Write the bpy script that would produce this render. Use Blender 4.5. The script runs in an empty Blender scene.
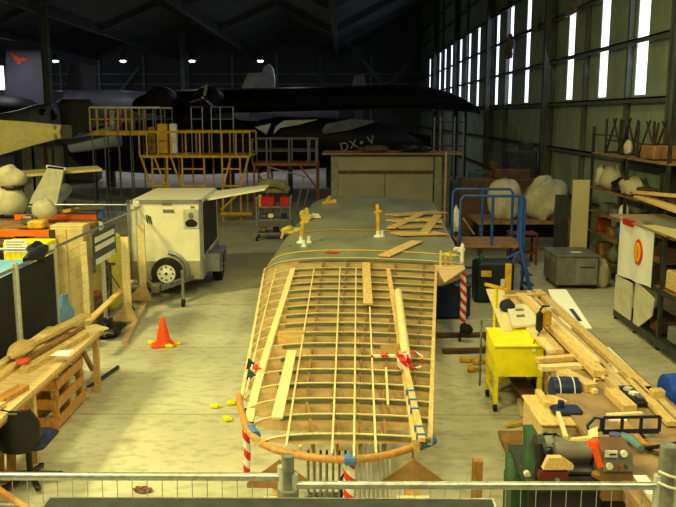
import bpy, bmesh, math, random
from mathutils import Vector, Matrix
random.seed(7)
S = bpy.context.scene
COL = S.collection
# ---------------------------------------------------------------- camera, light, exposure
H = 3.65; FPX = 800.0; PITCH = math.radians(9.83); YAW = math.radians(0.36)
cam = bpy.data.cameras.new('camera'); cam.sensor_width = 36.0; cam.lens = FPX/676*36.0
cam.clip_end = 400
camo = bpy.data.objects.new('camera', cam); COL.objects.link(camo)
camo.location = (0, 0, H); camo.rotation_euler = (math.pi/2-PITCH, 0, YAW)
S.camera = camo
CM = camo.rotation_euler.to_matrix()
S.view_settings.view_transform = 'Standard'; S.view_settings.look = 'None'
S.view_settings.gamma = 1; S.view_settings.use_curve_mapping = False
S.view_settings.exposure = 0.08
w = bpy.data.worlds.new('world'); S.world = w; w.use_nodes = True
w.node_tree.nodes['Background'].inputs[0].default_value = (0.5, 0.6, 0.9, 1)
w.node_tree.nodes['Background'].inputs[1].default_value = 0.012
def area(name, loc, sx, sy, e, col, rot=(0,0,0), spread=math.pi):
    l = bpy.data.lights.new(name, 'AREA'); l.shape = 'RECTANGLE'; l.size = sx; l.size_y = sy
    l.energy = e; l.color = col; l.spread = spread
    o = bpy.data.objects.new(name, l); COL.objects.link(o); o.location = loc; o.rotation_euler = rot
    return o
WARM = (1, .90, .33)
for x, y, e in ((-9.5, 3.0, 1000), (-9.5, 11.0, 1150), (-4.6, 3.0, 640), (-0.6, -1.5, 420), (-0.4, 6.0, 230), (3.2, 1.5, 330), (2.4, 12.0, 230)):
    area('high_bay_light', (x, y, 8.6), 1.4, 1.4, e, WARM)
area('daylight', (6.5, 18, 6.2), 3.5, 24, 110, (.82, .95, .95), rot=(0, math.radians(70), 0))
for fx_ in (-21, -15, -9, -3):
    area('far_lamp_light', (fx_, 50, 7.8), .5, .5, 120, (.95, .93, 1))

# ---------------------------------------------------------------- pixel -> world helpers
def ray(px, py):
    return CM @ Vector((px-338.0, -(py-253.5), -FPX))
def G(px, py, z=0.0):
    d = ray(px, py); return Vector((0,0,H)) + d*((z-H)/d.z)
def D(px, py, Y):
    d = ray(px, py); return Vector((0,0,H)) + d*(Y/d.y)
def X_(px, py, X):
    d = ray(px, py); return Vector((0,0,H)) + d*(X/d.x)

# ---------------------------------------------------------------- materials
def lin(c):
    return tuple(((v/255)/12.92 if v/255 <= .04045 else ((v/255+.055)/1.055)**2.4) for v in c)
MATS = {}
def mat(name, c, rough=.6, metal=0, vary=.12, scale=6, bump=0, stretch=None, c2=None, rnd=0, emit=0, alpha=1, spec=.4):
    if name in MATS: return MATS[name]
    m = bpy.data.materials.new(name); m.use_nodes = True; nt = m.node_tree; n = nt.nodes; L = nt.links
    b = n['Principled BSDF']; b.inputs['Roughness'].default_value = rough; b.inputs['Metallic'].default_value = metal
    b.inputs['Specular IOR Level'].default_value = spec
    tc = n.new('ShaderNodeTexCoord'); mp = n.new('ShaderNodeMapping'); nz = n.new('ShaderNodeTexNoise')
    if stretch: mp.inputs['Scale'].default_value = stretch
    nz.inputs['Scale'].default_value = scale; nz.inputs['Detail'].default_value = 5
    L.new(tc.outputs['Object'], mp.inputs[0]); L.new(mp.outputs[0], nz.inputs['Vector'])
    cr = n.new('ShaderNodeValToRGB')
    a = lin(c); k = lin(c2) if c2 else tuple(v*(1-vary*2.2) for v in a)
    cr.color_ramp.elements[0].color = (*k, 1); cr.color_ramp.elements[1].color = (*(min(1, v*(1+vary*.5)) for v in a), 1)
    cr.color_ramp.elements[0].position = .32; cr.color_ramp.elements[1].position = .62
    L.new(nz.outputs['Fac'], cr.inputs[0]); out = cr.outputs[0]
    if rnd:
        oi = n.new('ShaderNodeObjectInfo'); hs = n.new('ShaderNodeHueSaturation')
        mr = n.new('ShaderNodeMapRange'); mr.inputs[3].default_value = 1-rnd; mr.inputs[4].default_value = 1+rnd*.6
        L.new(oi.outputs['Random'], mr.inputs[0]); L.new(mr.outputs[0], hs.inputs['Value']); L.new(out, hs.inputs['Color']); out = hs.outputs[0]
    L.new(out, b.inputs['Base Color'])
    if bump:
        bp = n.new('ShaderNodeBump'); bp.inputs['Strength'].default_value = bump; bp.inputs['Distance'].default_value = .02
        L.new(nz.outputs['Fac'], bp.inputs['Height']); L.new(bp.outputs[0], b.inputs['Normal'])
    if emit:
        b.inputs['Emission Color'].default_value = (*a, 1); b.inputs['Emission Strength'].default_value = emit
    if alpha < 1: b.inputs['Alpha'].default_value = alpha
    MATS[name] = m; return m
pine = mat('pine', (226,192,128), .6, vary=.13, scale=9, stretch=(6,1,6), rnd=.16)
pineX = mat('pine_cross', (222,186,120), .6, vary=.13, scale=9, stretch=(1,6,6), rnd=.16)
pale = mat('pale_pine', (238,216,165), .6, vary=.08, scale=8, stretch=(5,1,5), rnd=.08)
ply = mat('plywood', (214,184,138), .6, vary=.1, scale=5, stretch=(1,4,4), rnd=.14)
plyg = mat('bench_board', (158,130,98), .65, vary=.18, scale=3, stretch=(2,1,1))
brown = mat('brown_wood', (150,112,70), .65, vary=.2, scale=6, rnd=.1)
darkw = mat('dark_timber', (92,66,44), .7, vary=.2)
redw = mat('honey_wood', (202,146,78), .5, vary=.15, scale=9, stretch=(4,4,1), rnd=.08)
galv = mat('galvanised_steel', (176,180,188), .38, .75, vary=.14, scale=25)
galvd = mat('galvanised_dull', (140,142,142), .5, .5, vary=.2, scale=15)
steel = mat('steel', (150,150,150), .3, .9, vary=.1)
dsteel = mat('dark_steel', (62,66,70), .5, .4, vary=.2)
colm = mat('grey_paint', (92,98,96), .6, .0, vary=.15, scale=2)
black = mat('black_plastic', (22,22,24), .45)
rubber = mat('rubber', (26,26,27), .8)
white = mat('white_paint', (236,236,230), .5, vary=.05, scale=3)
paper = mat('paper', (245,245,245), .8, vary=.02)
cream = mat('cream_board', (206,202,182), .7, vary=.08)
yellow = mat('yellow_paint', (250,232,24), .45, vary=.07, spec=.4)
ysafe = mat('safety_yellow', (224,176,42), .5, vary=.15, rnd=.06)
orange = mat('orange_paint', (240,104,20), .5, vary=.08)
cone_o = mat('cone_orange', (255,84,22), .5, vary=.04)
red = mat('red_paint', (200,30,24), .4, vary=.1)
blue = mat('blue_paint', (40,80,170), .4, vary=.1)
blued = mat('dark_blue_paint', (26,40,92), .45, vary=.15)
tapeb = mat('blue_tape', (70,120,205), .6, vary=.06)
navy = mat('navy_cloth', (34,36,64), .8, vary=.1)
green = mat('green_paint', (44,78,52), .5, vary=.18)
teal = mat('teal_paint', (40,84,92), .5, vary=.15)
greyp = mat('grey_cabinet_paint', (112,116,110), .5, vary=.12)
cloth = mat('white_cloth', (228,224,212), .9, vary=.1, scale=7, bump=.5)
bagm = mat('white_plastic_sheet', (186,180,154), .6, vary=.1, scale=4, bump=.35)
catb = mat('black_aircraft_paint', (17,17,19), .6, vary=.2, scale=1.2, spec=.25)
catg = mat('grey_aircraft_paint', (82,82,92), .5, vary=.15, scale=1)
silver = mat('bare_aluminium', (150,154,166), .38, .5, vary=.16, scale=2)
wingc = mat('wing_plywood_skin', (138,140,122), .55, vary=.13, scale=1.6, stretch=(1,.5,1))
ribbandm = mat('green_grey_band', (112,116,92), .7, vary=.2)
crw = mat('cream_wing', (204,190,128), .6, vary=.06)

def striped(name, ca, cb, freq, axis='Z', diag=0.5):
    m = bpy.data.materials.new(name); m.use_nodes = True; nt = m.node_tree; n = nt.nodes; L = nt.links
    tc = n.new('ShaderNodeTexCoord'); sx = n.new('ShaderNodeSeparateXYZ'); L.new(tc.outputs['Object'], sx.inputs[0])
    a = n.new('ShaderNodeMath'); a.operation = 'MULTIPLY_ADD'; L.new(sx.outputs['X'], a.inputs[0]); a.inputs[1].default_value = diag; L.new(sx.outputs[axis], a.inputs[2])
    q = n.new('ShaderNodeMath'); q.operation = 'MULTIPLY'; L.new(a.outputs[0], q.inputs[0]); q.inputs[1].default_value = freq
    f = n.new('ShaderNodeMath'); f.operation = 'FRACT'; L.new(q.outputs[0], f.inputs[0])
    g = n.new('ShaderNodeMath'); g.operation = 'GREATER_THAN'; L.new(f.outputs[0], g.inputs[0]); g.inputs[1].default_value = .5
    mx = n.new('ShaderNodeMix'); mx.data_type = 'RGBA'; L.new(g.outputs[0], mx.inputs['Factor'])
    mx.inputs['A'].default_value = (*lin(ca), 1); mx.inputs['B'].default_value = (*lin(cb), 1)
    L.new(mx.outputs['Result'], n['Principled BSDF'].inputs['Base Color']); n['Principled BSDF'].inputs['Roughness'].default_value = .6
    return m
hazard = striped('red_white_tape', (220,40,30), (240,236,230), 6.5, diag=1.0)

# ---------------------------------------------------------------- mesh builder
WLOC = {}
class MB:
    def __init__(s): s.v = []; s.f = []
    def add(s, vs, fs):
        o = len(s.v); s.v += [Vector(v) for v in vs]; s.f += [tuple(i+o for i in f) for f in fs]; return s
    def box(s, c, d, rz=0, M=None):
        c = Vector(c); R = M if M is not None else Matrix.Rotation(rz, 3, 'Z')
        vs = [c + R @ Vector((x*d[0]/2, y*d[1]/2, z*d[2]/2)) for x in (-1,1) for y in (-1,1) for z in (-1,1)]
        return s.add(vs, [(0,1,3,2),(4,6,7,5),(0,4,5,1),(2,3,7,6),(0,2,6,4),(1,5,7,3)])
    def bb(s, x0, x1, y0, y1, z0, z1): return s.box(((x0+x1)/2,(y0+y1)/2,(z0+z1)/2), (abs(x1-x0),abs(y1-y0),abs(z1-z0)))
    def beam(s, a, b, w=.05, h=.05, up=(0,0,1), roll=0):
        a = Vector(a); b = Vector(b); d = b-a; L = d.length; d.normalize(); up = Vector(up)
        if abs(d.dot(up)) > .98: up = Vector((0,1,0))
        x = d.cross(up).normalized(); u = x.cross(d).normalized()
        R = Matrix((x, d, u)).transposed()
        if roll: R = Matrix.Rotation(roll, 3, d) @ R
        return s.box((a+b)/2, (w, L, h), M=R)
    def tube(s, pts, r, n=8, closed=False, r1=None):
        pts = [Vector(p) for p in pts]; N = len(pts); rings = []; prev = None
        for i, p in enumerate(pts):
            t = (pts[(i+1) % N]-pts[i-1]) if closed or 0 < i < N-1 else (pts[1]-pts[0] if i == 0 else pts[-1]-pts[-2])
            t.normalize()
            if prev is None:
                q = Vector((0,0,1)) if abs(t.z) < .9 else Vector((1,0,0)); x = t.cross(q).normalized()
            else: x = (prev - t*prev.dot(t)).normalized()
            prev = x; y = t.cross(x)
            rr = r if r1 is None else r+(r1-r)*i/(N-1)
            rings.append([p + (x*math.cos(2*math.pi*k/n)+y*math.sin(2*math.pi*k/n))*rr for k in range(n)])
        vs = [v for rg in rings for v in rg]; fs = []
        for i in range(N if closed else N-1):
            for k in range(n):
                j = (i+1) % N; fs.append((i*n+k, i*n+(k+1)%n, j*n+(k+1)%n, j*n+k))
        if not closed: fs += [tuple(range(n-1,-1,-1)), tuple((N-1)*n+k for k in range(n))]
        return s.add(vs, fs)
    def cyl(s, a, b, r, r1=None, n=16): return s.tube([a, b], r, n, r1=r if r1 is None else r1)
    def prism(s, pts, vec):
        pts = [Vector(p) for p in pts]; vec = Vector(vec); n = len(pts)
        return s.add(pts+[p+vec for p in pts], [tuple(range(n)), tuple(range(2*n-1, n-1, -1))]+[(i, i+n, (i+1)%n+n, (i+1)%n) for i in range(n)])
    def ring(s, c, prof, n=28, axis='Z'):
        k0 = len(s.f); s.lathe(c, prof+[prof[0]], n, axis); s.f = [f for i, f in enumerate(s.f) if i < k0 or len(f) == 4]; return s
    def lathe(s, c, prof, n=20, axis='Z', flat=None):
        c = Vector(c); vs = []; fs = []; m = len(prof)
        for (r, h) in prof:
            for k in range(n):
                t = 2*math.pi*k/n; a, b2 = r*math.cos(t), r*math.sin(t)
                v = {'Z': (a, b2, h), 'Y': (a, h, b2), 'X': (h, a, b2)}[axis]; vs.append(c+Vector(v))
        for i in range(m-1):
            for k in range(n): fs.append((i*n+k, i*n+(k+1)%n, (i+1)*n+(k+1)%n, (i+1)*n+k))
        fs += [tuple(range(n-1,-1,-1)), tuple((m-1)*n+k for k in range(n))]
        return s.add(vs, fs)
    def shell(s, rows, off):
        R = len(rows); Cn = len(rows[0]); off = Vector(off)
        a = [Vector(p) for r in rows for p in r]; vs = a+[p+off for p in a]; N = R*Cn; fs = []
        for i in range(R-1):
            for j in range(Cn-1):
                q = (i*Cn+j, i*Cn+j+1, (i+1)*Cn+j+1, (i+1)*Cn+j); fs.append(q); fs.append(tuple(N+k for k in reversed(q)))
        edge = [j for j in range(Cn)]+[i*Cn+Cn-1 for i in range(1,R)]+[(R-1)*Cn+j for j in range(Cn-2,-1,-1)]+[i*Cn for i in range(R-2,0,-1)]
        for i in range(len(edge)): p, q = edge[i], edge[(i+1) % len(edge)]; fs.append((p, p+N, q+N, q))
        return s.add(vs, fs)
    def blob(s, c, d, amp=.12, seed=0, n=18, m=12, squash=-.6, pw=1.0):
        rg = random.Random(seed); c = Vector(c); ph = [(rg.uniform(1,4), rg.uniform(1,4), rg.uniform(0,6.3)) for _ in range(6)]
        vs = []; fs = []
        for i in range(m+1):
            t = math.pi*i/m
            for k in range(n):
                p = 2*math.pi*k/n
                k2 = 1+amp*sum(math.sin(a*math.cos(p)*2+b*t*1.5+q) for a,b,q in ph)/3
                x = math.sin(t)**pw*math.cos(p)*k2; y = math.sin(t)**pw*math.sin(p)*k2; z = max(math.cos(t)*k2, squash)
                vs.append(c+Vector((x*d[0], y*d[1], z*d[2])))
        for i in range(m):
            for k in range(n): fs.append((i*n+k, (i+1)*n+k, (i+1)*n+(k+1)%n, i*n+(k+1)%n))
        return s.add(vs, fs)
    def rbox(s, c, d, r=.02, rz=0):
        # rounded-edge box (chamfered)
        x, y, z = d[0]/2, d[1]/2, d[2]/2; c = Vector(c); R = Matrix.Rotation(rz, 3, 'Z')
        def ring(k, zz): return [c+R@Vector(p) for p in ((x-k-r,-y+k,zz),(x-k,-y+k+r,zz),(x-k,y-k-r,zz),(x-k-r,y-k,zz),(-x+k+r,y-k,zz),(-x+k,y-k-r,zz),(-x+k,-y+k+r,zz),(-x+k+r,-y+k,zz))]
        vs = ring(r,-z)+ring(0,-z+r)+ring(0,z-r)+ring(r,z); fs = [tuple(range(7,-1,-1)), tuple(24+i for i in range(8))]
        for l in range(3):
            for k in range(8): fs.append((l*8+k, l*8+(k+1)%8, (l+1)*8+(k+1)%8, (l+1)*8+k))
        return s.add(vs, fs)
    def put(s, name, m, parent=None, smooth=False):
        if not s.v: return None
        if parent is not None: o0 = WLOC[parent.name]
        else:
            xs = [v.x for v in s.v]; ys = [v.y for v in s.v]; o0 = Vector(((min(xs)+max(xs))/2, (min(ys)+max(ys))/2, min(v.z for v in s.v)))
        me = bpy.data.meshes.new(name); me.from_pydata([v-o0 for v in s.v], [], s.f)
        b = bmesh.new(); b.from_mesh(me); bmesh.ops.recalc_face_normals(b, faces=b.faces); b.to_mesh(me); b.free()
        me.materials.append(m)
        if smooth:
            for p in me.polygons: p.use_smooth = True
            me.set_sharp_from_angle(angle=math.radians(40))
        o = bpy.data.objects.new(name, me); COL.objects.link(o)
        if parent is not None: o.parent = parent; WLOC[o.name] = o0
        else: o.location = o0; WLOC[o.name] = o0
        return o
def tag(o, label, cat, group=None, kind=None):
    o['label'] = label; o['category'] = cat
    if group: o['group'] = group
    if kind: o['kind'] = kind
    return o
def thing(name, label, cat, loc, group=None):
    o = bpy.data.objects.new(name, None); COL.objects.link(o); o.location = loc; WLOC[o.name] = Vector(loc); o.empty_display_size = .1
    return tag(o, label, cat, group)
def one(name, mb, m, label, cat, group=None, smooth=False): return tag(mb.put(name, m, None, smooth), label, cat, group)
def struct(name, mb, m): o = mb.put(name, m); o['kind'] = 'structure'; return o
def dup(root, loc, rz=0, label=None, group=None):
    r = root.copy(); COL.objects.link(r); r.location = loc; r.rotation_euler = (0,0,rz); WLOC[r.name] = Vector(loc)
    if label: r['label'] = label
    if group: r['group'] = group
    for ch in list(root.children):
        c = ch.copy(); COL.objects.link(c); c.parent = r
        for g in ch.children: d = g.copy(); COL.objects.link(d); d.parent = c
    return r
def plank(a, b, w, t, label, m=None, name='timber_plank', group=None, cat='plank', roll=0):
    return one(name, MB().beam(a, b, w, t, roll=roll), m or pine, label, cat, group)

# ================================================================= SETTING
# floor: sealed concrete with joints and scuffs
def floor_mat():
    m = bpy.data.materials.new('concrete_floor'); m.use_nodes = True; nt = m.node_tree; n = nt.nodes; L = nt.links; b = n['Principled BSDF']
    tc = n.new('ShaderNodeTexCoord'); n1 = n.new('ShaderNodeTexNoise'); n1.inputs['Scale'].default_value = .5; n1.inputs['Detail'].default_value = 8
    n2 = n.new('ShaderNodeTexNoise'); n2.inputs['Scale'].default_value = 7; n2.inputs['Detail'].default_value = 6
    mp = n.new('ShaderNodeMapping'); mp.inputs['Scale'].default_value = (.8, 1.5, 1)
    L.new(tc.outputs['Object'], n1.inputs['Vector']); L.new(tc.outputs['Object'], mp.inputs[0]); L.new(mp.outputs[0], n2.inputs['Vector'])
    c1 = n.new('ShaderNodeValToRGB'); c1.color_ramp.elements[0].color = (*lin((176,174,156)),1); c1.color_ramp.elements[1].color = (*lin((206,204,188)),1)
    c1.color_ramp.elements[0].position = .35; c1.color_ramp.elements[1].position = .65
    c2 = n.new('ShaderNodeValToRGB'); c2.color_ramp.elements[0].color = (.74,.74,.72,1); c2.color_ramp.elements[1].color = (1,1,1,1)
    c2.color_ramp.elements[0].position = .36; c2.color_ramp.elements[1].position = .5
    L.new(n1.outputs['Fac'], c1.inputs[0]); L.new(n2.outputs['Fac'], c2.inputs[0])
    mx = n.new('ShaderNodeMix'); mx.data_type = 'RGBA'; mx.blend_type = 'MULTIPLY'; mx.inputs['Factor'].default_value = .8
    L.new(c1.outputs[0], mx.inputs['A']); L.new(c2.outputs[0], mx.inputs['B'])
    br = n.new('ShaderNodeTexBrick'); br.inputs['Scale'].default_value = 1; br.inputs['Brick Width'].default_value = 70; br.inputs['Row Height'].default_value = 2.9
    br.inputs['Mortar Size'].default_value = .02; br.offset = 0; br.inputs['Color1'].default_value = br.inputs['Color2'].default_value = (1,1,1,1); br.inputs['Mortar'].default_value = (.62,.62,.58,1)
    L.new(tc.outputs['Object'], br.inputs['Vector'])
    m2 = n.new('ShaderNodeMix'); m2.data_type = 'RGBA'; m2.blend_type = 'MULTIPLY'; m2.inputs['Factor'].default_value = .8
    L.new(mx.outputs['Result'], m2.inputs['A']); L.new(br.outputs['Color'], m2.inputs['B']); L.new(m2.outputs['Result'], b.inputs['Base Color'])
    b.inputs['Roughness'].default_value = .55; b.inputs['Specular IOR Level'].default_value = .35
    return m
WX = 7.0; YB = 74.0
struct('floor', MB().bb(-34, WX+.3, -3, YB, -.1, 0), floor_mat())
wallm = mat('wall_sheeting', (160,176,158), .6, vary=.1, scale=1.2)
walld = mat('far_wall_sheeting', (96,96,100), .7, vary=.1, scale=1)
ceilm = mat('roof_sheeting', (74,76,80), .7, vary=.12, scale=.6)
# right wall: sheeting with translucent strips
strips = [(19.3,.72),(22.1,.68),(25.3,.66),(28.1,.4),(31.2,.62),(34.3,.62),(35.3,.2),(37.3,.62),(42.5,.62),(45.5,.62),(48.9,.7),(53,.7),(56.2,.7),(59.2,.7),(66,.7)]
ZS0, ZS1 = 4.12, 8.05
wb = MB(); wb.bb(WX, WX+.12, -3, YB, 0, ZS0); wb.bb(WX, WX+.12, -3, YB, ZS1, 12.9)
prev = -3
for y, ww in sorted(strips):
    wb.bb(WX, WX+.12, prev, y-ww/2, ZS0, ZS1); prev = y+ww/2
wb.bb(WX, WX+.12, prev, YB, ZS0, ZS1)
y = 8.0
while y < YB:      # rolled ribs of the sheeting
    if all(abs(y-q[0]) > q[1]/2+.08 for q in strips): wb.box((WX-.004, y, 6.4), (.008, .05, 12.8))
    y += .97
struct('wall_right', wb, wallm)
glow = mat('translucent_sheet', (226,232,255), .5, vary=0, emit=2.2)
for i, (y, ww) in enumerate(sorted(strips)):
    struct('window_%d' % (i+1), MB().bb(WX+.02, WX+.07, y-ww/2, y+ww/2, ZS0, ZS1), glow)
gz = [1.25, 2.62, 4.03, 5.38, 6.72, 8.05, 9.4, 10.7]
for i, z in enumerate(gz):
    g = MB().bb(WX-.2, WX-.02, -2.5, YB, z-.02, z+.02); g.bb(WX-.2, WX-.18, -2.5, YB, z-.1, z+.02)
    struct('trim_%d' % (i+1), g, colm)
k = 20
for y in (19.9, 23.4, 34.7, 46, 57):
    struct('trim_%d' % k, MB().bb(WX-.14, WX-.02, y-.06, y+.06, 0, 12.5), colm); k += 1
def ibeam(x, y, w, d, z0, z1, t=.03):
    b = MB(); b.bb(x-d/2, x-d/2+t, y-w/2, y+w/2, z0, z1); b.bb(x+d/2-t, x+d/2, y-w/2, y+w/2, z0, z1); b.bb(x-d/2, x+d/2, y-t/2, y+t/2, z0, z1)
    b.bb(x-d/2-.06, x+d/2+.06, y-w/2-.06, y+w/2+.06, 0, .03); return b
for y in (5.6, 16.6, 27.1, 38, 49, 60):
    b = ibeam(WX-.24, y, .3, .3, 0, 12.4); struct('trim_%d' % k, b, colm); k += 1
# interior columns
for px, Y, w in ((49.5, 40, .34), (184.5, 60, .34), (320.5, 66, .36)):
    p = D(px, 115, Y); b = ibeam(p.x, Y, w, w, 0, 9.6)
    struct('trim_%d' % k, b, colm); k += 1
# back wall with girts and posts
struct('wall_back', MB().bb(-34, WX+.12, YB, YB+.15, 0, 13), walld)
for z in (4.4, 5.4, 6.4, 7.3):
    struct('trim_%d' % k, MB().bb(-34, WX, YB-.2, YB-.02, z-.06, z+.06), galvd); k += 1
for x in (-29, -25.5, -22, -18, -14, -10, -6, -2, 2.5):
    struct('trim_%d' % k, MB().bb(x-.1, x+.1, YB-.3, YB-.02, 0, 9), galvd); k += 1
for a, b in (((114,100),(139,68)),):
    struct('trim_%d' % k, MB().beam(D(a[0],a[1],YB-.5), D(b[0],b[1],YB-.5), .25, .25), galvd); k += 1
for a, b in (((322,12),(386,88)), ((386,88),(414,56))):
    struct('trim_%d' % k, MB().beam(D(a[0],a[1],66), D(b[0],b[1],66), .3, .3), colm); k += 1
# left wall
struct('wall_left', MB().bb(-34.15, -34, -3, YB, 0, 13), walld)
# roof: folded bays running the length of the hall
cb = MB(); xs = [(WX+.2, 12.9), (-.5, 9.0)]
x = -.5
while x > -32:
    xs += [(x-3.4, 10.6), (x-7.2, 9.0)]; x -= 7.2
lo = [(p[0], -3, p[1]) for p in xs]; hi = [(p[0], YB+.2, p[1]) for p in xs]
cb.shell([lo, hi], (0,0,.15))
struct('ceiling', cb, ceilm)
x = -.5; kk = 0
while x > -30:
    struct('trim_%d' % k, MB().bb(x-.15, x+.15, -2.5, YB, 8.55, 9.0), ceilm); k += 1; x -= 7.2
for y in (16.9, 27.9, 39.2, 50.2, 61.2):
    b = MB()
    for i in range(len(xs)-1): b.beam((xs[i][0]-.2, y, xs[i][1]-.25), (xs[i+1][0], y, xs[i+1][1]-.25), .25, .4)
    struct('trim_%d' % k, b, ceilm); k += 1
# bright open door gap at far left
dg = MB(); a = D(-14, 66, 62); b = D(6, 104, 62)
struct('window_20', MB().bb(a.x, b.x, 61.9, 62, b.z, a.z), mat('daylight_gap', (240,244,255), .5, vary=0, emit=3))
# far high bay lamps
def interp_c(x):
    for (a, b), (c, d) in zip(xs, xs[1:]):
        if c <= x <= a: return b+(d-b)*(a-x)/(a-c)-.02
    return 9
lampm = mat('lamp_glow', (230,235,255), .5, vary=0, emit=14)
for px in (55.5, 123, 192, 260.5):
    p = D(px, 60.5, 58); zc_ = interp_c(p.x)
    t = thing('high_bay_lamp', 'small lit lamp under the dark roof, %s' % {55.5:'beside the left grey column', 123:'second from the left in the row', 192:'beside the second grey column', 260.5:'rightmost of the row, above the pale tail fin'}[px], 'lamp', p, 'lamps hanging in the far hall')
    MB().lathe(p, [(.06,.5),(.12,.3),(.3,.08),(.34,0)], 16).put('lamp_shade', dsteel, t, True)
    MB().lathe(p+Vector((0,0,-.07)), [(.1,-.06),(.2,0),(.2,.06)], 14).put('bulb', lampm, t, True)
    MB().cyl(p+Vector((0,0,.4)), (p.x, p.y, zc_), .015, n=6).put('hanging_rod', dsteel, t)
# ================================================================= THE WING
def interp(t, x):
    if x <= t[0][0]: return t[0][1]
    for (a, b), (c, d) in zip(t, t[1:]):
        if x <= c: return b+(d-b)*(x-a)/(c-a)
    return t[-1][1]
YS = 12.95   # where the skin starts
ZT = [(5.6,1.08),(6.2,1.10),(9,1.2),(12.95,1.31),(20.9,1.55)]     # highest point of the section
ZB = .84
def LE(Y): return interp([(5.6,-.6),(7.0,-.93),(9,-1.07),(12.95,-1.33),(16,-1.22),(19.3,-1.0),(20.9,-.92)], Y)
def TE(Y): return interp([(5.6,.66),(6.2,.72),(12.95,1.53),(12.96,1.98),(20.9,2.33)], Y)
def TEc(Y): return interp([(5.6,.8),(12.95,1.98),(20.9,2.33)], Y)   # full chord
def ztop(Y, u):
    t = interp(ZT, Y)-ZB
    s = interp([(0,.45),(.02,.62),(.05,.76),(.1,.87),(.18,.95),(.3,1),(.5,1),(.7,.95),(.85,.89),(1,.8)], u)
    return ZB + t*s
def zbot(Y, u): return max(0, interp([(5.9,.2),(6.3,.13),(7.5,0)], Y)) + ZB + (interp(ZT, Y)-ZB)*interp([(0,.34),(.03,.2),(.1,.06),(.2,0),(.9,.05),(1,.3)], u)
def wp(Y, x, dz=0): return Vector((x, Y, ztop(Y, (x-LE(Y))/(TEc(Y)-LE(Y)))+dz))
wing = thing('aircraft_wing', 'large wooden aircraft wing, near end open ribs, far end covered in grey skin', 'aircraft wing', (.3, 12.5, 0))
us = [0,.01,.02,.04,.06,.09,.12,.16,.2,.26,.32,.4,.5,.6,.7,.8,.9,1]
YYs = [YS+(20.9-YS)*i/12 for i in range(13)]
sk = MB()
rows = []
for Y in YYs:
    l, r = LE(Y), TEc(Y)
    rows.append([Vector((l+(r-l)*u, Y, ztop(Y,u)+.012)) for u in us])
sk.shell(rows, (0,0,-.012)); sk.put('top_skin', wingc, wing, True)
rows = [[Vector((LE(Y)+(TEc(Y)-LE(Y))*u, Y, zbot(Y,u))) for u in us] for Y in YYs]
MB().shell(rows, (0,0,.01)).put('bottom_skin', wingc, wing, True)
# trailing edge closing board
MB().shell([[Vector((TEc(Y), Y, zbot(Y,1))), Vector((TEc(Y), Y, ztop(Y,1)))] for Y in YYs], (.02,0,0)).put('trailing_edge', ply, wing)
# rib stations, read off along the centre line
ribY = []
for py in (267.5,274.7,281.8,288.6,296.6,304.6,312.8,322,331.6,342.7,355.3,368.7,382.7,397.8,413.7,433.5):
    Y = 10
    for _ in range(12): Y = G(343, py, ztop(Y, .5)+.0).y
    ribY.append(Y)
ribY = [YS+.01]+[y for y in ribY if y < YS-.2]
def rib(Y, first=False):
    l, r = LE(Y), TE(Y)
    if Y < 6.55: l = -.72; 
    c = TEc(Y); xs = [l+(r-l)*i/22 for i in range(23)]
    u = lambda x: max(0, min(1, (x-LE(Y))/(c-LE(Y))))
    top = [Vector((x, Y, ztop(Y,u(x))-.008)) for x in xs]; bot = [Vector((x, Y, zbot(Y,u(x))+.01)) for x in xs]
    p = MB(); p.shell([bot, top], (0,.008,0)); o = p.put('rib', ply, wing)
    MB().shell([[q+Vector((0,-.004,0)) for q in top], [q+Vector((0,.012,0)) for q in top]], (0,0,.01)).put('rib_cap', pale, o)
    MB().shell([[q+Vector((0,-.006,-.034)) for q in top[4:]], [q+Vector((0,-.006,-.002)) for q in top[4:]]], (0,-.004,0)).put('rib_band', ribbandm, o)  # green-grey strip on the rib face just below the cap
    return o
for Y in ribY: rib(Y)
def long_strip(px0, py0, px1, py1, name, w, h, m, dz=.012, n=8, parent=wing):
    # a lengthwise member following the top of the section between two points seen in the photo
    def at(px, py):
        Y = 9.
        P = None
        for _ in range(14):
            P = G(px, py, ztop(Y, max(0,min(1,(P.x-LE(Y))/(TEc(Y)-LE(Y)))) if P else .3)+dz); Y = P.y
        return P
    a, b = at(px0, py0), at(px1, py1)
    mb = MB(); pts = []
    for i in range(n+1):
        t = i/n; Y = a.y+(b.y-a.y)*t; x = a.x+(b.x-a.x)*t
        pts.append(Vector((x, Y, ztop(Y, max(0,min(1,(x-LE(Y))/(TEc(Y)-LE(Y)))))+dz-h/2)))
    rows = [[p+Vector((-w/2,0,-h/2)), p+Vector((w/2,0,-h/2))] for p in pts]
    mb.shell(rows, (0,0,h))
    return mb.put(name, m, parent)
long_strip(293,268, 247,427, 'front_spar', .075, .05, pale, dz=.01)
long_strip(388,268, 416,440, 'rear_spar', .06, .1, pine, dz=.008)
for a in ((314,268,286,446),(340,268,332,453),(368,268,376,452),(356,268,354,456),(276,268,246,392)):
    long_strip(*a, 'stringer', .016, .014, pale)
long_strip(436,268, 430,437, 'rear_edge_member', .04, .07, pine, dz=.01)
long_strip(265,268, 240.5,402, 'leading_edge_strip', .03, .05, pale, dz=.01)
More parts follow.
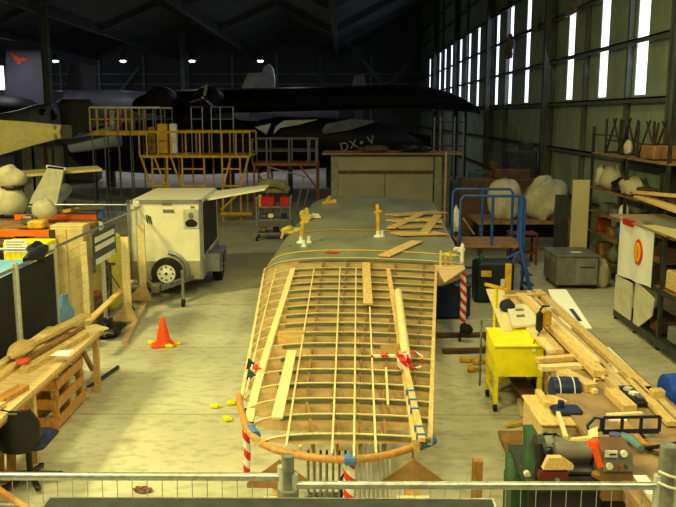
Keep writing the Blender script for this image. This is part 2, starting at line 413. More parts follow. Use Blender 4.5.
# short upright webs between the ribs
vb = MB()
for (x0, x1) in ((-.62,-.38),(-.2,.0),(.22,.36),(.62,.6),(1.1,.9)):
    pass
for i, (fx) in enumerate((.3, .42, .54, .66, .8)):
    q = MB()
    for a, b in zip(ribY[1:], ribY[:-1]):
        x = LE(a)+(TEc(a)-LE(a))*fx; x2 = LE(b)+(TEc(b)-LE(b))*fx
        if x > TE(a)-.05: continue
        z = ztop(a, fx)
        q.shell([[Vector((x,a+.02,z-.2)), Vector((x,a+.02,z-.02))],[Vector((x2,b-.02,z-.2)),Vector((x2,b-.02,z-.02))]], (.018,0,0))
    q.put('web', brown, wing)
# bottom stringers
q = MB()
for fx in (.25,.45,.65,.8):
    q.beam((LE(6.4)+(TEc(6.4)-LE(6.4))*fx, 6.4, ZB+.02), (LE(YS)+(TEc(YS)-LE(YS))*fx, YS, ZB+.02), .03, .03)
q.put('bottom_stringer', ply, wing)
# tip bow
bow = [(239.5,396),(240,405),(246,426),(256,439),(275,449.5),(310,457),(348,459.5),(390,454.5),(429,441.5)]
def smooth(pts, n=4):
    out = []
    for i in range(len(pts)-1):
        p0 = pts[max(0,i-1)]; p1 = pts[i]; p2 = pts[i+1]; p3 = pts[min(len(pts)-1,i+2)]
        for j in range(n):
            t = j/n; out.append(.5*((2*p1)+(-p0+p2)*t+(2*p0-5*p1+4*p2-p3)*t*t+(-p0+3*p1-3*p2+p3)*t**3))
    return out+[pts[-1]]
bp = smooth([G(x, y, 1.0) for x, y in bow], 5)
MB().tube(bp, .031, 10).put('tip_bow', redw, wing, True)
# cut-out corner: plywood shelf where the skin steps out
pa, pb, pc, pd = wp(YS, 1.0, .02), (1.97, YS, ztop(YS,1)+.03), (1.93, YS-.35, ztop(YS,1)+.03), (1.5, YS-1.35, ztop(YS-1, .8)+.0)
MB().prism([(1.5,YS,1.2),(1.97,YS,1.2),(1.97,YS-.3,1.2),(1.5,YS-1.4,1.2)], (0,0,.02)).put('gusset_panel', ply, wing)
# strap along the skin edge
def band(Y, m, name, w=.05, u0=0, u1=1, dz=.02, sag=0):
    r = []
    for e in (0, w):
        r.append([Vector((LE(Y)+(TEc(Y)-LE(Y))*u, Y+e-sag*math.sin(math.pi*u), ztop(Y,u)+dz)) for u in us if u0 <= u <= u1])
    return MB().shell(r, (0,0,.004)), m
mb, m = band(YS+.03, pale, 'x', .05, dz=.014); mb.put('skin_edge', m, wing)
strapy = mat('yellow_strap', (236,206,70), .7, vary=.08)
strapo = mat('orange_strap', (205,150,50), .7, vary=.1)
mb, m = band(YS+.62, strapy, 'x', .08); one('ratchet_strap', mb, m, 'yellow strap laid across the grey wing skin just behind its open ribs', 'strap')
mb, m = band(15.6, strapo, 'x', .1, .12, 1); one('ratchet_strap', mb, m, 'ochre strap laid across the middle of the grey wing skin', 'strap')
redspot = mat('red_chalk', (214,70,40), .8, vary=.1)
p = wp(13.42, -.18, .022); MB().prism([p+Vector((.13*math.cos(t*.785), .1*math.sin(t*.785), 0)) for t in range(8)], (0,0,.003)).put('red_mark', redspot, wing)
for k2, (px, py) in enumerate(((290,246),(345,250),(322,240),(365,237),(306,232),(420,232))):
    Y=14.; P=G(px,py,1.35)
    for _ in range(8): P=G(px,py,ztop(P.y,max(0,min(1,(P.x-LE(P.y))/(TEc(P.y)-LE(P.y)))))+.016)
    MB().lathe(P,[(.03,0),(.03,.004)],8).put('bolt_hole', dsteel, wing)

def onwing(px, py, dz=.03):
    P = G(px, py, 1.3)
    for _ in range(10): P = G(px, py, ztop(P.y, max(0, min(1, (P.x-LE(P.y))/(TEc(P.y)-LE(P.y)))))+dz)
    return P
# loose pieces lying on the wing
plank(onwing(292,351,.05), onwing(277,418,.06), .095, .02, 'loose pale plank lying lengthwise over the near ribs, left of centre', pale)
plank(onwing(366,263,.05), onwing(368,304,.05), .12, .025, 'short plank lying on the ribs from the skin edge, centre', pine)
pl = thing('round_pole', 'thick round pale pole lying lengthwise on the ribs by the rear spar', 'pole', onwing(404,340,.0))
MB().tube([onwing(398,292,.09), onwing(406,356,.09)], .05, 12).put('shaft', pale, pl, True)
MB().tube([onwing(406,356,.09), onwing(406.5,362,.09)], .052, 12).put('end_band', hazard, pl)
def stick(px0,py0,px1,py1,r,label,dz=.05,m=pine,name='timber_batten',cat='batten'):
    return plank(onwing(px0,py0,dz), onwing(px1,py1,dz), r, r*.6, label, m, name, None, cat)
stick(404,360,422,440,.055,'batten with blue tape rings running to the wing tip by the rear edge',.045)
stick(285,300,262,372,.02,'thin batten lying over the leading ribs beside the front spar plank',.04,pale)
for q, (px, py) in enumerate(((410,391),(412.5,400),(414.5,409),(419,427),(421,435))):
    P = onwing(px, py, .06); one('tape_ring', MB().box(P+Vector((-.0,0,-.012)),(.078,.022,.05)), tapeb, 'blue tape ring around the rear batten, %s counting away from the tip' % ['fifth','fourth','third','second','first'][q], 'tape', 'tape rings on the rear batten')
for px, py, n_ in ((348,459.5,'middle of the curved wing tip'),(423.5,443.5,'right end of the curved wing tip'),(252,431,'left bend of the curved wing tip')):
    P = G(px, py, 1.0); Q = G(px+(6 if px>300 else 3), py+(-1 if px>360 else .3 if px>300 else 4), 1.0)
    if px>400: Q = G(431,440.5,1.0)
    one('tape_ring', MB().tube([P+(P-Q)*.5, Q+(Q-P)*.3], .044, 12), tapeb, 'blue tape wrapped round the %s' % n_, 'tape')
# tape flags at leading edge
for px, py, mm, nm in ((246,369,navy,'dark blue clamp at the leading edge, upper'),(246,380,blued,'dark blue clamp at the leading edge, lower')):
    P = onwing(px, py, .03); one('edge_clamp', MB().prism([P, P+Vector((.14,0,.0)), P+Vector((.02,.05,.1))], (0,.03,0)), mm, nm, 'clamp')
P = onwing(257,368,.03); one('tape_flag', MB().blob(P, (.06,.05,.035), .3, 3, 10, 8), hazard, 'crumpled red and white tape tied at the leading edge', 'tape')
P = onwing(405,364,.07)
t = thing('tape_bow', 'red and white tape tied in a loop round the rear batten', 'tape', P)
MB().tube([P+Vector(v) for v in ((-.05,0,.05),(-.02,.02,.09),(.1,.02,.12),(.17,0,.08),(.16,-.02,-.02),(.08,-.02,-.04),(0,-.02,0))], .012, 6).put('loop', hazard, t)
MB().beam(P+Vector((-.34,0,.08)), P+Vector((-.02,0,.09)), .04, .02).put('tail', hazard, t)
MB().beam(P+Vector((-.04,-.1,.02)), P+Vector((-.03,.02,.04)), .09, .09).put('wrap', hazard, t)
P = onwing(395,385,.03)
plank(onwing(386,368,.02), onwing(388,405,.02), .02, .02, 'thin upright batten between two near ribs right of centre', pale, 'timber_batten', None, 'batten')
P = onwing(286,263,.05)
# plank on the skin and the stack to the right
plank(onwing(384,256,.04), onwing(417,241,.04), .22, .02, 'broad pale plank lying askew across the yellow strap', pine)
stack = [((392,215),(441,212)),((392,221),(436,219)),((394,227),(437,226)),((396,234),(441,233)),((391,228),(425,212)),((424,233),(438,215)),((405,218),(442,222))]
nm = ['rearmost','second from the back','third from the back','frontmost','left diagonal','right diagonal','top']
for i, (a, b) in enumerate(stack):
    A = onwing(*a, dz=.04+.02*(i>3)); B = onwing(*b, dz=.04+.02*(i>3))
    plank(A, B, .42 if i < 4 else .18, .025, '%s plank in the spread of boards on the grey wing skin' % nm[i], pine if i % 2 else pineX, 'timber_plank', 'boards on the wing skin')
def clampstand(px, py, h, label, lean=0):
    P = onwing(px, py, .015); t = thing('wing_fitting', label, 'fitting', P)
    MB().lathe(P, [(.09,0),(.09,.02),(.04,.05),(.035,.12)], 12).put('base', white, t, True)
    MB().beam(P+Vector((0,0,.1)), P+Vector((lean,.0,h)), .06, .03).put('upright', ysafe, t)
    MB().beam(P+Vector((lean-.06,0,h*.75)), P+Vector((lean+.08,0,h*.8)), .04, .04).put('cross_piece', ysafe, t)
    return t
clampstand(378,237,.62,'yellow upright fitting standing on the grey skin near the board spread',-.02)
clampstand(301,243,.5,'yellow upright fitting on the left shoulder of the grey skin',.05)
P = onwing(303,222,.02)
one('rag', MB().blob(P+Vector((.05,0,.12)), (.13,.08,.15), .35, 5, 14, 10, pw=.8), mat('straw_rag', (214,190,110), .9, bump=.5), 'straw coloured rag draped on the fitting at the left of the grey skin', 'rag')
P = onwing(313,219,.02); one('rag', MB().blob(P+Vector((.03,0,.06)), (.14,.07,.06), .3, 8, 12, 8), cloth, 'small white cloth beside the straw rag on the grey skin', 'rag')
for i, (px, py) in enumerate(((309,243),(304,247),(382,237),)):
    P = onwing(px, py, .015); one('fitting_cup', MB().lathe(P, [(.05,0),(.05,.03),(.03,.04),(.03,.12),(.0,.13)], 12), white, ['white cup fitting beside the left yellow fitting, farther one','white cup fitting beside the left yellow fitting, nearer one','white cup fitting beside the yellow upright at right'][i], 'fitting', None, True)
P = onwing(322,204,.02); one('hand_plane', MB().beam(P, P+Vector((.35,.05,.06)), .12, .12).beam(P+Vector((.1,0,.05)), P+Vector((.2,.03,.2)), .05, .06), ysafe, 'yellow tool resting at the far left corner of the wing', 'tool')
P = onwing(459,250,.02); one('rag', MB().blob(P, (.12,.08,.05), .3, 9, 12, 8), cloth, 'small white rag on the rear edge of the grey skin', 'rag')
P = onwing(448,255,.02); one('fitting', MB().blob(P, (.14,.05,.04), .3, 10, 12, 8), mat('lime_rag', (220,214,80), .8), 'lime yellow rag on the rear edge of the grey skin', 'rag')
for i, (px, h_) in enumerate(((440,.42),(446,.3),(452,.34))):
    P = D(px, 276-i*2, YS-.15); one('upright_stick', MB().beam(P-Vector((0,0,.05)), P+Vector((-.02*i,0,h_)), .03, .03), pale if i == 0 else ysafe, ['tall thin pale stick standing in the wing corner','short yellow stick standing in the wing corner, middle one','yellow stick standing in the wing corner, rightmost'][i], 'stick')
# sheets / boxes inside the ribs
P = onwing(292,338,-.02); one('timber_block', MB().beam(P-Vector((.16,0,0)), P+Vector((.14,0,0)), .02, .16), pineX, 'pale flat block clamped on a near rib left of centre', 'block')
P = onwing(392,352,-.02); one('timber_block', MB().beam(P-Vector((.12,0,0)), P+Vector((.12,0,0)), .02, .18), pineX, 'pale flat block clamped on a rib beside the round pole', 'block')

# ---------------------------------------------------------------- stands under the wing tip
def trestle(xc, Y, label, w=.7, full=True):
    t = thing('wing_trestle', label, 'trestle', (xc, Y, 0)); zt_ = .97 if Y < 7 else .83
    MB().bb(xc-.06, xc+.06, Y-.05, Y+.05, .2, .86).put('post', pine, t)
    MB().bb(xc-.13, xc+.13, Y-.1, Y-.06, .2, .66).put('pale_board', pale, t)
    for s in (-1, 1):
        MB().prism([(xc+s*.0,Y-.062,zt_),(xc+s*.0,Y-.062,zt_-.24),(xc+s*.26,Y-.062,zt_-.24),(xc+s*.26,Y-.062,zt_-.2)], (0,.012,0)).put('gusset', brown, t)
    MB().bb(xc-.1, xc+.1, Y-.05, Y+.05, .8, .84).put('saddle', ply, t)
    MB().bb(xc-.52, xc+.52, Y-.06, Y+.06, .2, .3).put('cross_beam', ply, t)
    MB().bb(xc-.5, xc-.38, Y-.3, Y+.3, .0, .2).put('foot', pale, t); MB().bb(xc+.38, xc+.5, Y-.3, Y+.3, .0, .2).put('foot', pale, t)
    return t
trestle(-.5, 6.0, 'wooden trestle with plywood gussets holding up the left of the wing tip')
trestle(.56, 6.02, 'wooden trestle with plywood gussets holding up the right of the wing tip')
trestle(.2, 12.4, 'wooden trestle under the middle of the wing where the skin starts')
trestle(.5, 19.8, 'wooden trestle under the far end of the wing')
# hazard tapes hanging
def tape(px, y0, y1, z, label, w=.035):
    P = G(px, y0, z); Q = Vector((P.x+.005, P.y-.01, 0)); Q = D(px+ (0 if px>300 else 1), y1, P.y)
    if Q.z < .01: Q.z = .01
    return one('hazard_tape', MB().tube([P, (P+Q)/2+Vector((.012,0,0)), Q], w, 8), hazard, label, 'tape')
tape(245.5, 430, 474, 1.0, 'red and white tape hanging from the left bend of the wing tip', .03)
tape(348.5, 462, 500, .96, 'red and white tape hanging from the middle of the wing tip', .045)
P = D(463,273,YS-.3); Q = D(462.5,322,YS-.3); one('hazard_tape', MB().tube([P,(P+Q)/2+Vector((.015,0,0)),Q], .05, 8), hazard, 'thick red and white wrapped tape hanging at the wing rear corner', 'tape')
P = D(466,330,YS-.3); one('tie_weight', MB().blob(P, (.1,.08,.1), .2, 4, 12, 8).beam(P+Vector((-.1,0,-.05)), P+Vector((-.1,0,-.35)), .03, .03), rubber, 'dark weight hung below the thick striped tape', 'weight')
P = D(462,262,YS-.3); one('capped_peg', MB().lathe(P,[(.03,0),(.03,.25),(.02,.3)],10), white, 'white capped peg at the wing rear corner above the striped tape', 'peg')
# finned radiator and corrugated sheet under the tip
fx0 = G(308,478,.45); 
t = thing('finned_radiator', 'silver finned radiator standing under the middle of the wing tip', 'radiator', (fx0.x+.27, fx0.y, 0))
for i in range(10):
    x = fx0.x+i*.056; MB().rbox((x, fx0.y+.02, .42), (.022, .2, .5), .01).put('fin', galv, t)
MB().cyl((fx0.x-.03, fx0.y+.02, .25), (fx0.x+.62, fx0.y+.02, .25), .05).put('core', galvd, t)
MB().rbox((fx0.x+.6, fx0.y+.02, .4), (.07, .2, .42), .015).put('end_box', white, t)
MB().lathe((fx0.x+.65, fx0.y+.02, .4), [(.05,0),(.05,.04)], 12, 'X').put('dial', dsteel, t)
MB().tube([(fx0.x+.3,fx0.y-.1,.16),(fx0.x+.3,fx0.y-.1,.5),(fx0.x+.34,fx0.y-.1,.56),(fx0.x+.4,fx0.y-.1,.54)], .012, 6).put('cable', black, t)
for x in (fx0.x+.05, fx0.x+.5): MB().bb(x-.02, x+.02, fx0.y-.12, fx0.y+.16, 0, .17).put('leg', dsteel, t)
c0 = D(352,452,6.35); rows = []
for zz in (.04, .98):
    rows.append([Vector((.06+i*.0075, 6.35+(.98-zz)*.0+.014*math.sin(i*1.2), zz)) for i in range(48)])
one('corrugated_sheet', MB().shell(rows, (0,.004,0)), mat('white_corrugated', (214,216,214), .5, vary=.06), 'white corrugated sheet leaning under the wing tip beside the silver radiator', 'sheet', None, True)
# small wooden post in the foreground
P = G(485,500,0); plank(Vector((1.27,7.1,0)), Vector((1.27,7.1,.45)), .09, .09, 'short square orange timber post standing right of the wing tip', redw, 'timber_post', None, 'post')

# ================================================================= FOREGROUND FENCE AND PLATFORM
FY = 3.84
postm = mat('zinc_post', (196,200,200), .45, .3, vary=.08, scale=20)
def mesh_wires(o, xa, xb, za, zb, sx=.075, sz=.15, ax='X', c=0, r=.0022):
    mb = MB(); n = int(abs(xb-xa)/sx)
    for i in range(1, n):
        x = xa+(xb-xa)*i/n
        a = (x, c, za) if ax == 'X' else (c, x, za); b = (x, c, zb) if ax == 'X' else (c, x, zb); mb.tube([a, b], r, 4)
    m_ = int((zb-za)/sz)
    for i in range(1, m_):
        z = za+(zb-za)*i/m_
        a = (xa, c, z) if ax == 'X' else (c, xa, z); b = (xb, c, z) if ax == 'X' else (c, xb, z); mb.tube([a, b], r, 4)
    return mb
def fence_panel(xa, xb, y, z, label, group=None, ax='X', post=.024, sx=.075, sz=.15, net=None, rz=.021):
    mid = ((xa+xb)/2, y, 0) if ax == 'X' else (y, (xa+xb)/2, 0)
    t = thing('mesh_fence', label, 'fence', mid, group)
    P = (lambda s, h: (s, y, h)) if ax == 'X' else (lambda s, h: (y, s, h))
    MB().tube([P(xa,z), P(xb,z)], rz, 12).put('top_rail', galv, t, True)
    MB().tube([P(xa,.12), P(xb,.12)], rz, 10).put('bottom_rail', galv, t, True)
    for s in (xa, xb): MB().tube([P(s,.02), P(s,z+.06)], post, 12).put('post', postm, t, True)
    mesh_wires(None, xa, xb, .12, z, sx, sz, ax, y).put('wire_mesh', dsteel if net else galv, t)
    for s in (xa, xb):
        c = P(s, .05); MB().rbox(c, (.2,.55,.1) if ax == 'X' else (.55,.2,.1), .02).put('foot_block', galvd, t)
    if net:
        n_ = MB(); q = [P(xa+.03,net[0]), P(xb-.03,net[0]), P(xb-.03,net[1]), P(xa+.03,net[1])]
        off = (0,.006,0) if ax == 'X' else (-.006,0,0)
        n_.prism(q, off); n_.put('shade_net', mat('shade_net', (30,33,36), .9, vary=.3, scale=40), t)
    return t
xp = D(288,483,FY).x; zr = D(330,485,FY).z; zl = D(100,480,FY).z; xr = D(664,484,FY).x
fence_panel(xp-.02-2.4, xp-.03, FY, zl+.02, 'galvanised fence panel along the bottom left of the picture', None)
fence_panel(xp+.03, xr-.03, FY+.0, zr, 'galvanised fence panel along the bottom right, in front of the tool bench', None)
t = thing('fence_coupler', 'steel collar joining the two near fence panels below the wing tip', 'coupler', (xp, FY, zr-.02))
MB().lathe((xp, FY-.0, zr-.08), [(.055,0),(.055,.06)], 12).put('collar', galvd, t); MB().box((xp, FY-.06, zr-.05), (.03,.05,.03)).put('bolt', steel, t)
MB().cyl((xp-.0, FY, zr-.3), (xp, FY, zr+.16), .032).put('sleeve', galvd, t, True)
t = fence_panel(xr+.05, xr+2.3, FY, zr+.12, 'galvanised fence panel cut by the right edge of the picture', None)
t = thing('fence_coupler', 'galvanised clamp sleeve with white ties at the bottom right corner', 'coupler', (xr+.01, FY-.0, 1.3))
MB().cyl((xr+.01,FY-.0,1.2),(xr+.01,FY,2.0), .042).put('sleeve', galvd, t, True)
for i, z in enumerate((1.86,1.8)): MB().tube([(xr-.05,FY-.045,z+.02),(xr+.0,FY-.055,z),(xr+.06,FY-.045,z-.02)], .007, 6).put('tie', white, t)
# dark decked access platform just below the camera
dz = 1.85; a = G(49,497.5,dz); b = G(493,497.5,dz); y1 = a.y
t = thing('access_platform', 'dark topped access platform with pale metal edging at the bottom of the picture', 'platform', ((a.x+b.x)/2, y1-.9, 0))
MB().bb(a.x+.01, b.x-.01, y1-1.8, y1-.012, dz-.05, dz).put('deck', mat('rubber_deck', (44,50,50), .7, vary=.2, scale=12), t)
MB().bb(a.x, b.x, y1-.012, y1, dz-.09, dz+.004).put('edging', galv, t)
for x in (a.x, b.x-.012): MB().bb(x, x+.012, y1-1.8, y1-.012, dz-.09, dz+.004).put('edging', galv, t)
for x in (a.x+.06, b.x-.06):
    for y in (y1-.06, y1-1.7): MB().bb(x-.03, x+.03, y-.03, y+.03, 0, dz-.05).put('leg', galvd, t)
# ================================================================= LEFT SIDE
# long mesh fence down the left, and two cross fences
fx = -4.02
fence_panel(7.1, 9.55, fx, 1.8, 'left side fence panel with dark shade net, nearest one', 'net fence down the left side', 'Y', net=(.75,1.76))
fence_panel(9.65, 10.95, fx, 1.8, 'short left side fence panel with dark shade net, next to the beige cupboard', 'net fence down the left side', 'Y', net=(.75,1.76))
fence_panel(11.05, 13.4, -4.08, 1.8, 'left side fence panel without net in front of the beige cupboard', None, 'Y')
fence_panel(13.5, 15.9, -4.14, 1.8, 'left side fence panel carrying the striped notice board', None, 'Y')
fence_panel(-6.9, -4.2, 16.6, 1.8, 'fence panel across the left bay behind the notice board fence')
fence_panel(-6.4, -4.35, 11.0, 1.8, 'fence panel across the left bay in front of the yellow cabinet')
t = thing('notice_board', 'grey notice board with pale stripes tied to the left fence', 'sign', (-4.06, 13.3, 1.2))
a = X_(92,222,-4.05); b = X_(113,256,-4.05)
MB().bb(-4.05,-4.03, 12.7, 14.0, 1.24, 1.75).put('board', mat('sign_grey', (70,72,80), .6), t)
for z in (1.64, 1.5, 1.28): MB().bb(-4.028,-4.02, 12.8, 13.9, z-.045, z+.045).put('stripe', white, t)
t = thing('cloth_knot', 'pale cloth knot tied on top of the far fence post', 'knot', (-4.14, 15.95, 1.8)); MB().blob((-4.14,15.95,1.88), (.07,.07,.09), .2, 4, 10, 8).put('knot', cloth, t, True)

# trailer
tx0, tx1, ty0, ty1 = -4.37, -2.93, 16.0, 18.9
t = thing('box_trailer', 'cream box trailer with a spare wheel on its front and an open side hatch', 'trailer', ((tx0+tx1)/2, 17.4, 0))
MB().rbox(((tx0+tx1)/2, 17.45, 1.28), (tx1-tx0, ty1-ty0, 1.34), .03).put('box_body', mat('cream_trailer', (238,234,212), .45, vary=.04), t)
MB().bb(tx0-.02, tx1+.02, ty0-.02, ty1+.02, .34, .72).put('lower_skirt', mat('trailer_aluminium', (172,166,140), .45, .25, vary=.08), t)
for x in (tx0, tx1): MB().bb(x-.03, x+.03, ty0-.03, ty0+.03, .34, 1.97).put('corner_trim', silver, t)
MB().bb(tx0-.02, tx1+.02, ty0-.03, ty0+.0, 1.9, 1.97).put('top_trim', silver, t)
MB().bb(tx0+.12, tx0+.2, ty0-.02, ty0, 1.8, 1.84).put('marker', brown, t); MB().bb(tx1-.2, tx1-.12, ty0-.02, ty0, 1.8, 1.84).put('marker', brown, t)
s_ = MB(); 
p = D(188,219,ty0-.012); ph = MB().box(p, (.3,.012,.38)).put('portrait_poster', mat('poster_grey', (196,196,190), .6), t)
MB().blob((p.x,p.y-.01,p.z-.1), (.12,.01,.1), .05, 2, 14, 8).put('portrait_shoulders', black, ph)
MB().blob((p.x,p.y-.01,p.z+.06), (.05,.01,.07), .05, 3, 14, 8).put('portrait_head', mat('poster_mid', (120,118,112), .6), ph)
p = D(165,211,ty0-.012)
MB().bb(p.x-.1,p.x+.12,p.y-.008,p.y,p.z-.03,p.z+.03).put('small_sign', greyp, t); MB().bb(p.x-.12,p.x+.08,p.y-.008,p.y,p.z+.12,p.z+.15).put('small_sign', greyp, t)
for i in range(3):
    q = D(144+i*2.2, 219+i*.8, ty0-.012); MB().beam(q+Vector((-.01*i,0,.09)), q+Vector((.01,0,-.07)), .02, .01).put('emblem_stroke', black, t)
# spare wheel
def wheel(c, r, wd, parent, axis='Y', rim=.6, name='wheel'):
    prof = [(r*.6,-wd/2),(r*.93,-wd/2),(r,-wd*.32),(r,wd*.32),(r*.93,wd/2),(r*.6,wd/2)]
    o = MB().ring(c, prof, 28, axis).put(name, rubber, parent, True)
    off = {'Y': Vector((0,-wd*.3,0)), 'X': Vector((wd*.3,0,0))}[axis]
    MB().lathe(Vector(c)+off, [(r*.2,-wd*.2),(r*.45,-wd*.1),(r*(rim+.02),-wd*.14),(r*(rim+.02),wd*.14),(r*.2,wd*.14)], 24, axis).put('rim', white, o, True)
    for k in range(8):
        a = k*math.pi/4; v = Vector((math.cos(a)*r*.42, 0, math.sin(a)*r*.42)) if axis == 'Y' else Vector((0, math.cos(a)*r*.42, math.sin(a)*r*.42))
        MB().lathe(Vector(c)+off*1.5+v, [(r*.06,-.012),(r*.06,.012)], 8, axis).put('rim_hole', dsteel, o)
    MB().lathe(Vector(c)+off*1.5, [(r*.1,-.02),(r*.1,.02)], 10, axis).put('hub_cap', dsteel, o)
    return o
wp_ = D(164,274,ty0-.14); wheel((wp_.x, ty0-.14, .5), .31, .2, t, rim=.62, name='spare_wheel')
MB().tube([(wp_.x+.4*math.cos(a_*.2-.3), ty0-.06, .5+.4*math.sin(a_*.2-.3)) for a_ in range(10)], .04, 8).put('wheel_arch', silver, t, True)
for s, x in ((1, tx1+.14), (-1, tx0-.14)):
    wheel((x, 17.6, .31), .31, .2, t, 'X')
    MB().bb(x-.13, x+.13, 17.1, 18.1, .62, .68).bb(x-.13, x+.13, 17.02, 17.1, .3, .68).bb(x-.13, x+.13, 18.1, 18.18, .3, .68).put('mudguard', silver, t)
MB().bb(tx1+.02, tx1+.3, 16.5, 17.0, .4, .78).put('side_locker', silver, t)
hp = X_(213,195,tx1)
MB().bb(tx1-.02, tx1+.012, 16.35, 18.6, .8, 1.88).put('opening_shade', black, t)  # black slab on the closed body, standing in for the dark inside
MB().shell([[Vector((tx1,17.0,1.84)), Vector((tx1,18.7,1.86))], [Vector((tx1+1.25,17.0,2.06)), Vector((tx1+1.25,18.7,2.0))]], (0,0,.04)).put('raised_hatch', MATS['cream_trailer'], t)
xm = (tx0+tx1)/2
MB().beam((tx0+.2,16.0,.38),(xm-.05,14.95,.38),.07,.1).put('drawbar', galvd, t); MB().beam((tx1-.2,16.0,.38),(xm+.05,14.95,.38),.07,.1).put('drawbar', galvd, t)
MB().bb(xm-.07, xm+.07, 14.75, 15.1, .34, .46).put('coupling', steel, t)
t.rotation_euler = (0,0,.04)
jw = G(174,312,0)
MB().cyl((jw.x,15.0,.1),(jw.x,15.0,.72),.03).put('jockey_post', galv, t); MB().lathe((jw.x,15.0,.08), [(.08,-.03),(.08,.03)], 14, 'X').put('jockey_wheel', rubber, t, True)

# upright timber stand beside trailer
t = thing('timber_stand', 'timber stand of two tall uprights with plywood gussets, in front of the trailer', 'stand', (-3.5, 14.2, 0))
for px, py in ((128.5, 322), (144, 301)):
    p = G(px, py, .05); z = D(px, 237 if px < 140 else 225, p.y).z
    MB().bb(p.x-.066, p.x+.066, p.y-.03, p.y+.03, .08, z).put('upright', pale, t)
    MB().prism([(p.x-.34,p.y-.035,.08),(p.x+.18,p.y-.035,.08),(p.x+.05,p.y-.035,.42),(p.x-.0,p.y-.035,.42)], (0,-.012,0)).put('gusset', ply, t)
a = G(125,342,.04); b = G(147,300,.04); MB().beam((a.x,a.y,.04),(b.x,b.y,.04),.09,.08).put('foot_beam', ply, t)
plank(G(88,322,.55), D(131,281,14.4), .1, .04, 'long timber leaning from the left bench end up towards the uprights', pine)

# traffic cone with sand tubes
cp = G(163.5,345,0)
t = thing('traffic_cone', 'orange traffic cone standing on the floor before the trailer', 'traffic cone', cp)
MB().lathe(cp, [(.13,.03),(.12,.05),(.035,.45),(.03,.46)], 24).put('cone_body', cone_o, t, True)
MB().rbox((cp.x,cp.y,.017), (.34,.34,.034), .01, .4).put('base', cone_o, t)
for i, (dx, dy) in enumerate(((-.21,.06),(-.1,-.16),(.12,-.14),(.22,.03))):
    one('sand_pouch', MB().blob((cp.x+dx,cp.y+dy,.025), (.07,.05,.035), .2, i, 10, 8, squash=-.7), yellow if i != 1 else cone_o, ['yellow pouch on the floor left of the traffic cone','orange pouch on the floor in front of the traffic cone','yellow pouch on the floor in front right of the traffic cone','yellow pouch on the floor right of the traffic cone'][i], 'pouch', None, True)
for i, (px, py) in enumerate(((214.5,408),(231,404.5),(226.5,421))):
    q = G(px,py,0); one('floor_clip', MB().rbox((q.x,q.y,.03),(.1,.07,.05),.012,i).box((q.x+.04,q.y,.03),(.08,.03,.03),i+.5), yellow, 'small yellow block lying on the floor by the wing, %s' % ['leftmost of three','nearest the wing tip','front one of three'][i], 'block', 'yellow blocks on the floor by the wing')

# left workbench
t = thing('workbench', 'low wooden workbench along the left fence, heaped with offcuts', 'workbench', (-3.6, 8, 0))
MB().bb(-3.96, -3.2, 5.6, 10.4, .8, .85).put('tabletop', ply, t)
MB().bb(-3.24, -3.21, 5.6, 10.4, .76, .8).put('apron', redw, t)
for y in (5.9, 8.0, 10.2):
    for x in (-3.9, -3.27): MB().bb(x-.035, x+.035, y-.035, y+.035, 0, .8).put('leg', pine, t)
MB().beam((-3.3,10.1,.35),(-3.3,9.7,.78),.04,.06).put('brace', brown, t)
LB = [((-3.88,5.7),(-3.82,10.0),.1,.06,pale,'broad pale beam along the fence side of the left workbench'),
 ((-3.7,5.9),(-3.68,9.4),.1,.05,pine,'long batten beside the pale beam on the left workbench'),
 ((-3.55,6.6),(-3.3,7.9),.12,.05,redw,'honey coloured offcut at the near end of the left workbench'),
 ((-3.45,6.3),(-3.3,7.4),.05,.05,pine,'narrow batten at the edge of the left workbench near the chair'),
 ((-3.5,8.4),(-3.3,9.9),.1,.06,pine,'plank near the free edge of the left workbench, far half'),
 ((-3.62,8.8),(-3.42,10.2),.06,.05,brown,'dark batten beside the far plank of the left workbench'),
 ((-3.5,10.0),(-3.22,10.35),.3,.02,pale,'small pale board at the far corner of the left workbench')]
for i, (a, b, w_, h_, m_, l) in enumerate(LB): plank((a[0],a[1],.85+h_/2+.003), (b[0],b[1],.85+h_/2+.003), w_, h_, l, m_)
plank((-3.75,9.2,.95),(-3.5,10.6,.96),.14,.045,'thick curved log slab lying over the far end of the left workbench', pine, 'timber_slab')
one('rolled_board', MB().blob((-3.72,8.9,.98), (.11,.3,.08), .15, 4, 12, 10), pine, 'rounded yellow wood block lying on the left workbench pile', 'block', None, True)
q = G(60,353,.93); one('paper_sheet', MB().prism([G(50,356,.95),G(58,351,.95),G(74,350,.95),G(68,356,.95)], (0,0,.004)), paper, 'white sheet of paper on the left workbench', 'paper')
one('red_glove', MB().blob((-3.56,8.55,.95), (.08,.1,.03), .3, 3, 10, 8), mat('red_cloth', (220,90,60), .8), 'reddish cloth beside the white paper on the left workbench', 'cloth')
# stillage crate and slabs under bench
t = thing('slatted_crate', 'honey wood slatted crate standing at the edge of the left workbench', 'crate', (-3.35, 9.3, 0))
for y in (8.92, 9.35, 9.78):
    for x in (-3.72, -3.37): MB().bb(x-.035, x+.035, y-.035, y+.035, 0, .62).put('post', redw, t)
for z in (.1, .32, .55):
    MB().bb(-3.34,-3.32, 8.88, 9.82, z-.06, z+.06).put('slat', redw, t); MB().bb(-3.77,-3.75, 8.88, 9.82, z-.06, z+.06).put('slat', redw, t)
    MB().bb(-3.75,-3.34, 8.86, 8.88, z-.06, z+.06).put('slat', redw, t)
MB().bb(-3.77,-3.33, 9.5, 9.83, .62, .65).put('top_board', redw, t)
MB().bb(-3.7,-3.4, 8.95, 9.75, .2, .28).put('inner_panel', brown, t)
t = thing('slatted_screen', 'slatted honey wood panel leaning under the left workbench behind the chair', 'panel', (-3.5, 7.3, 0))
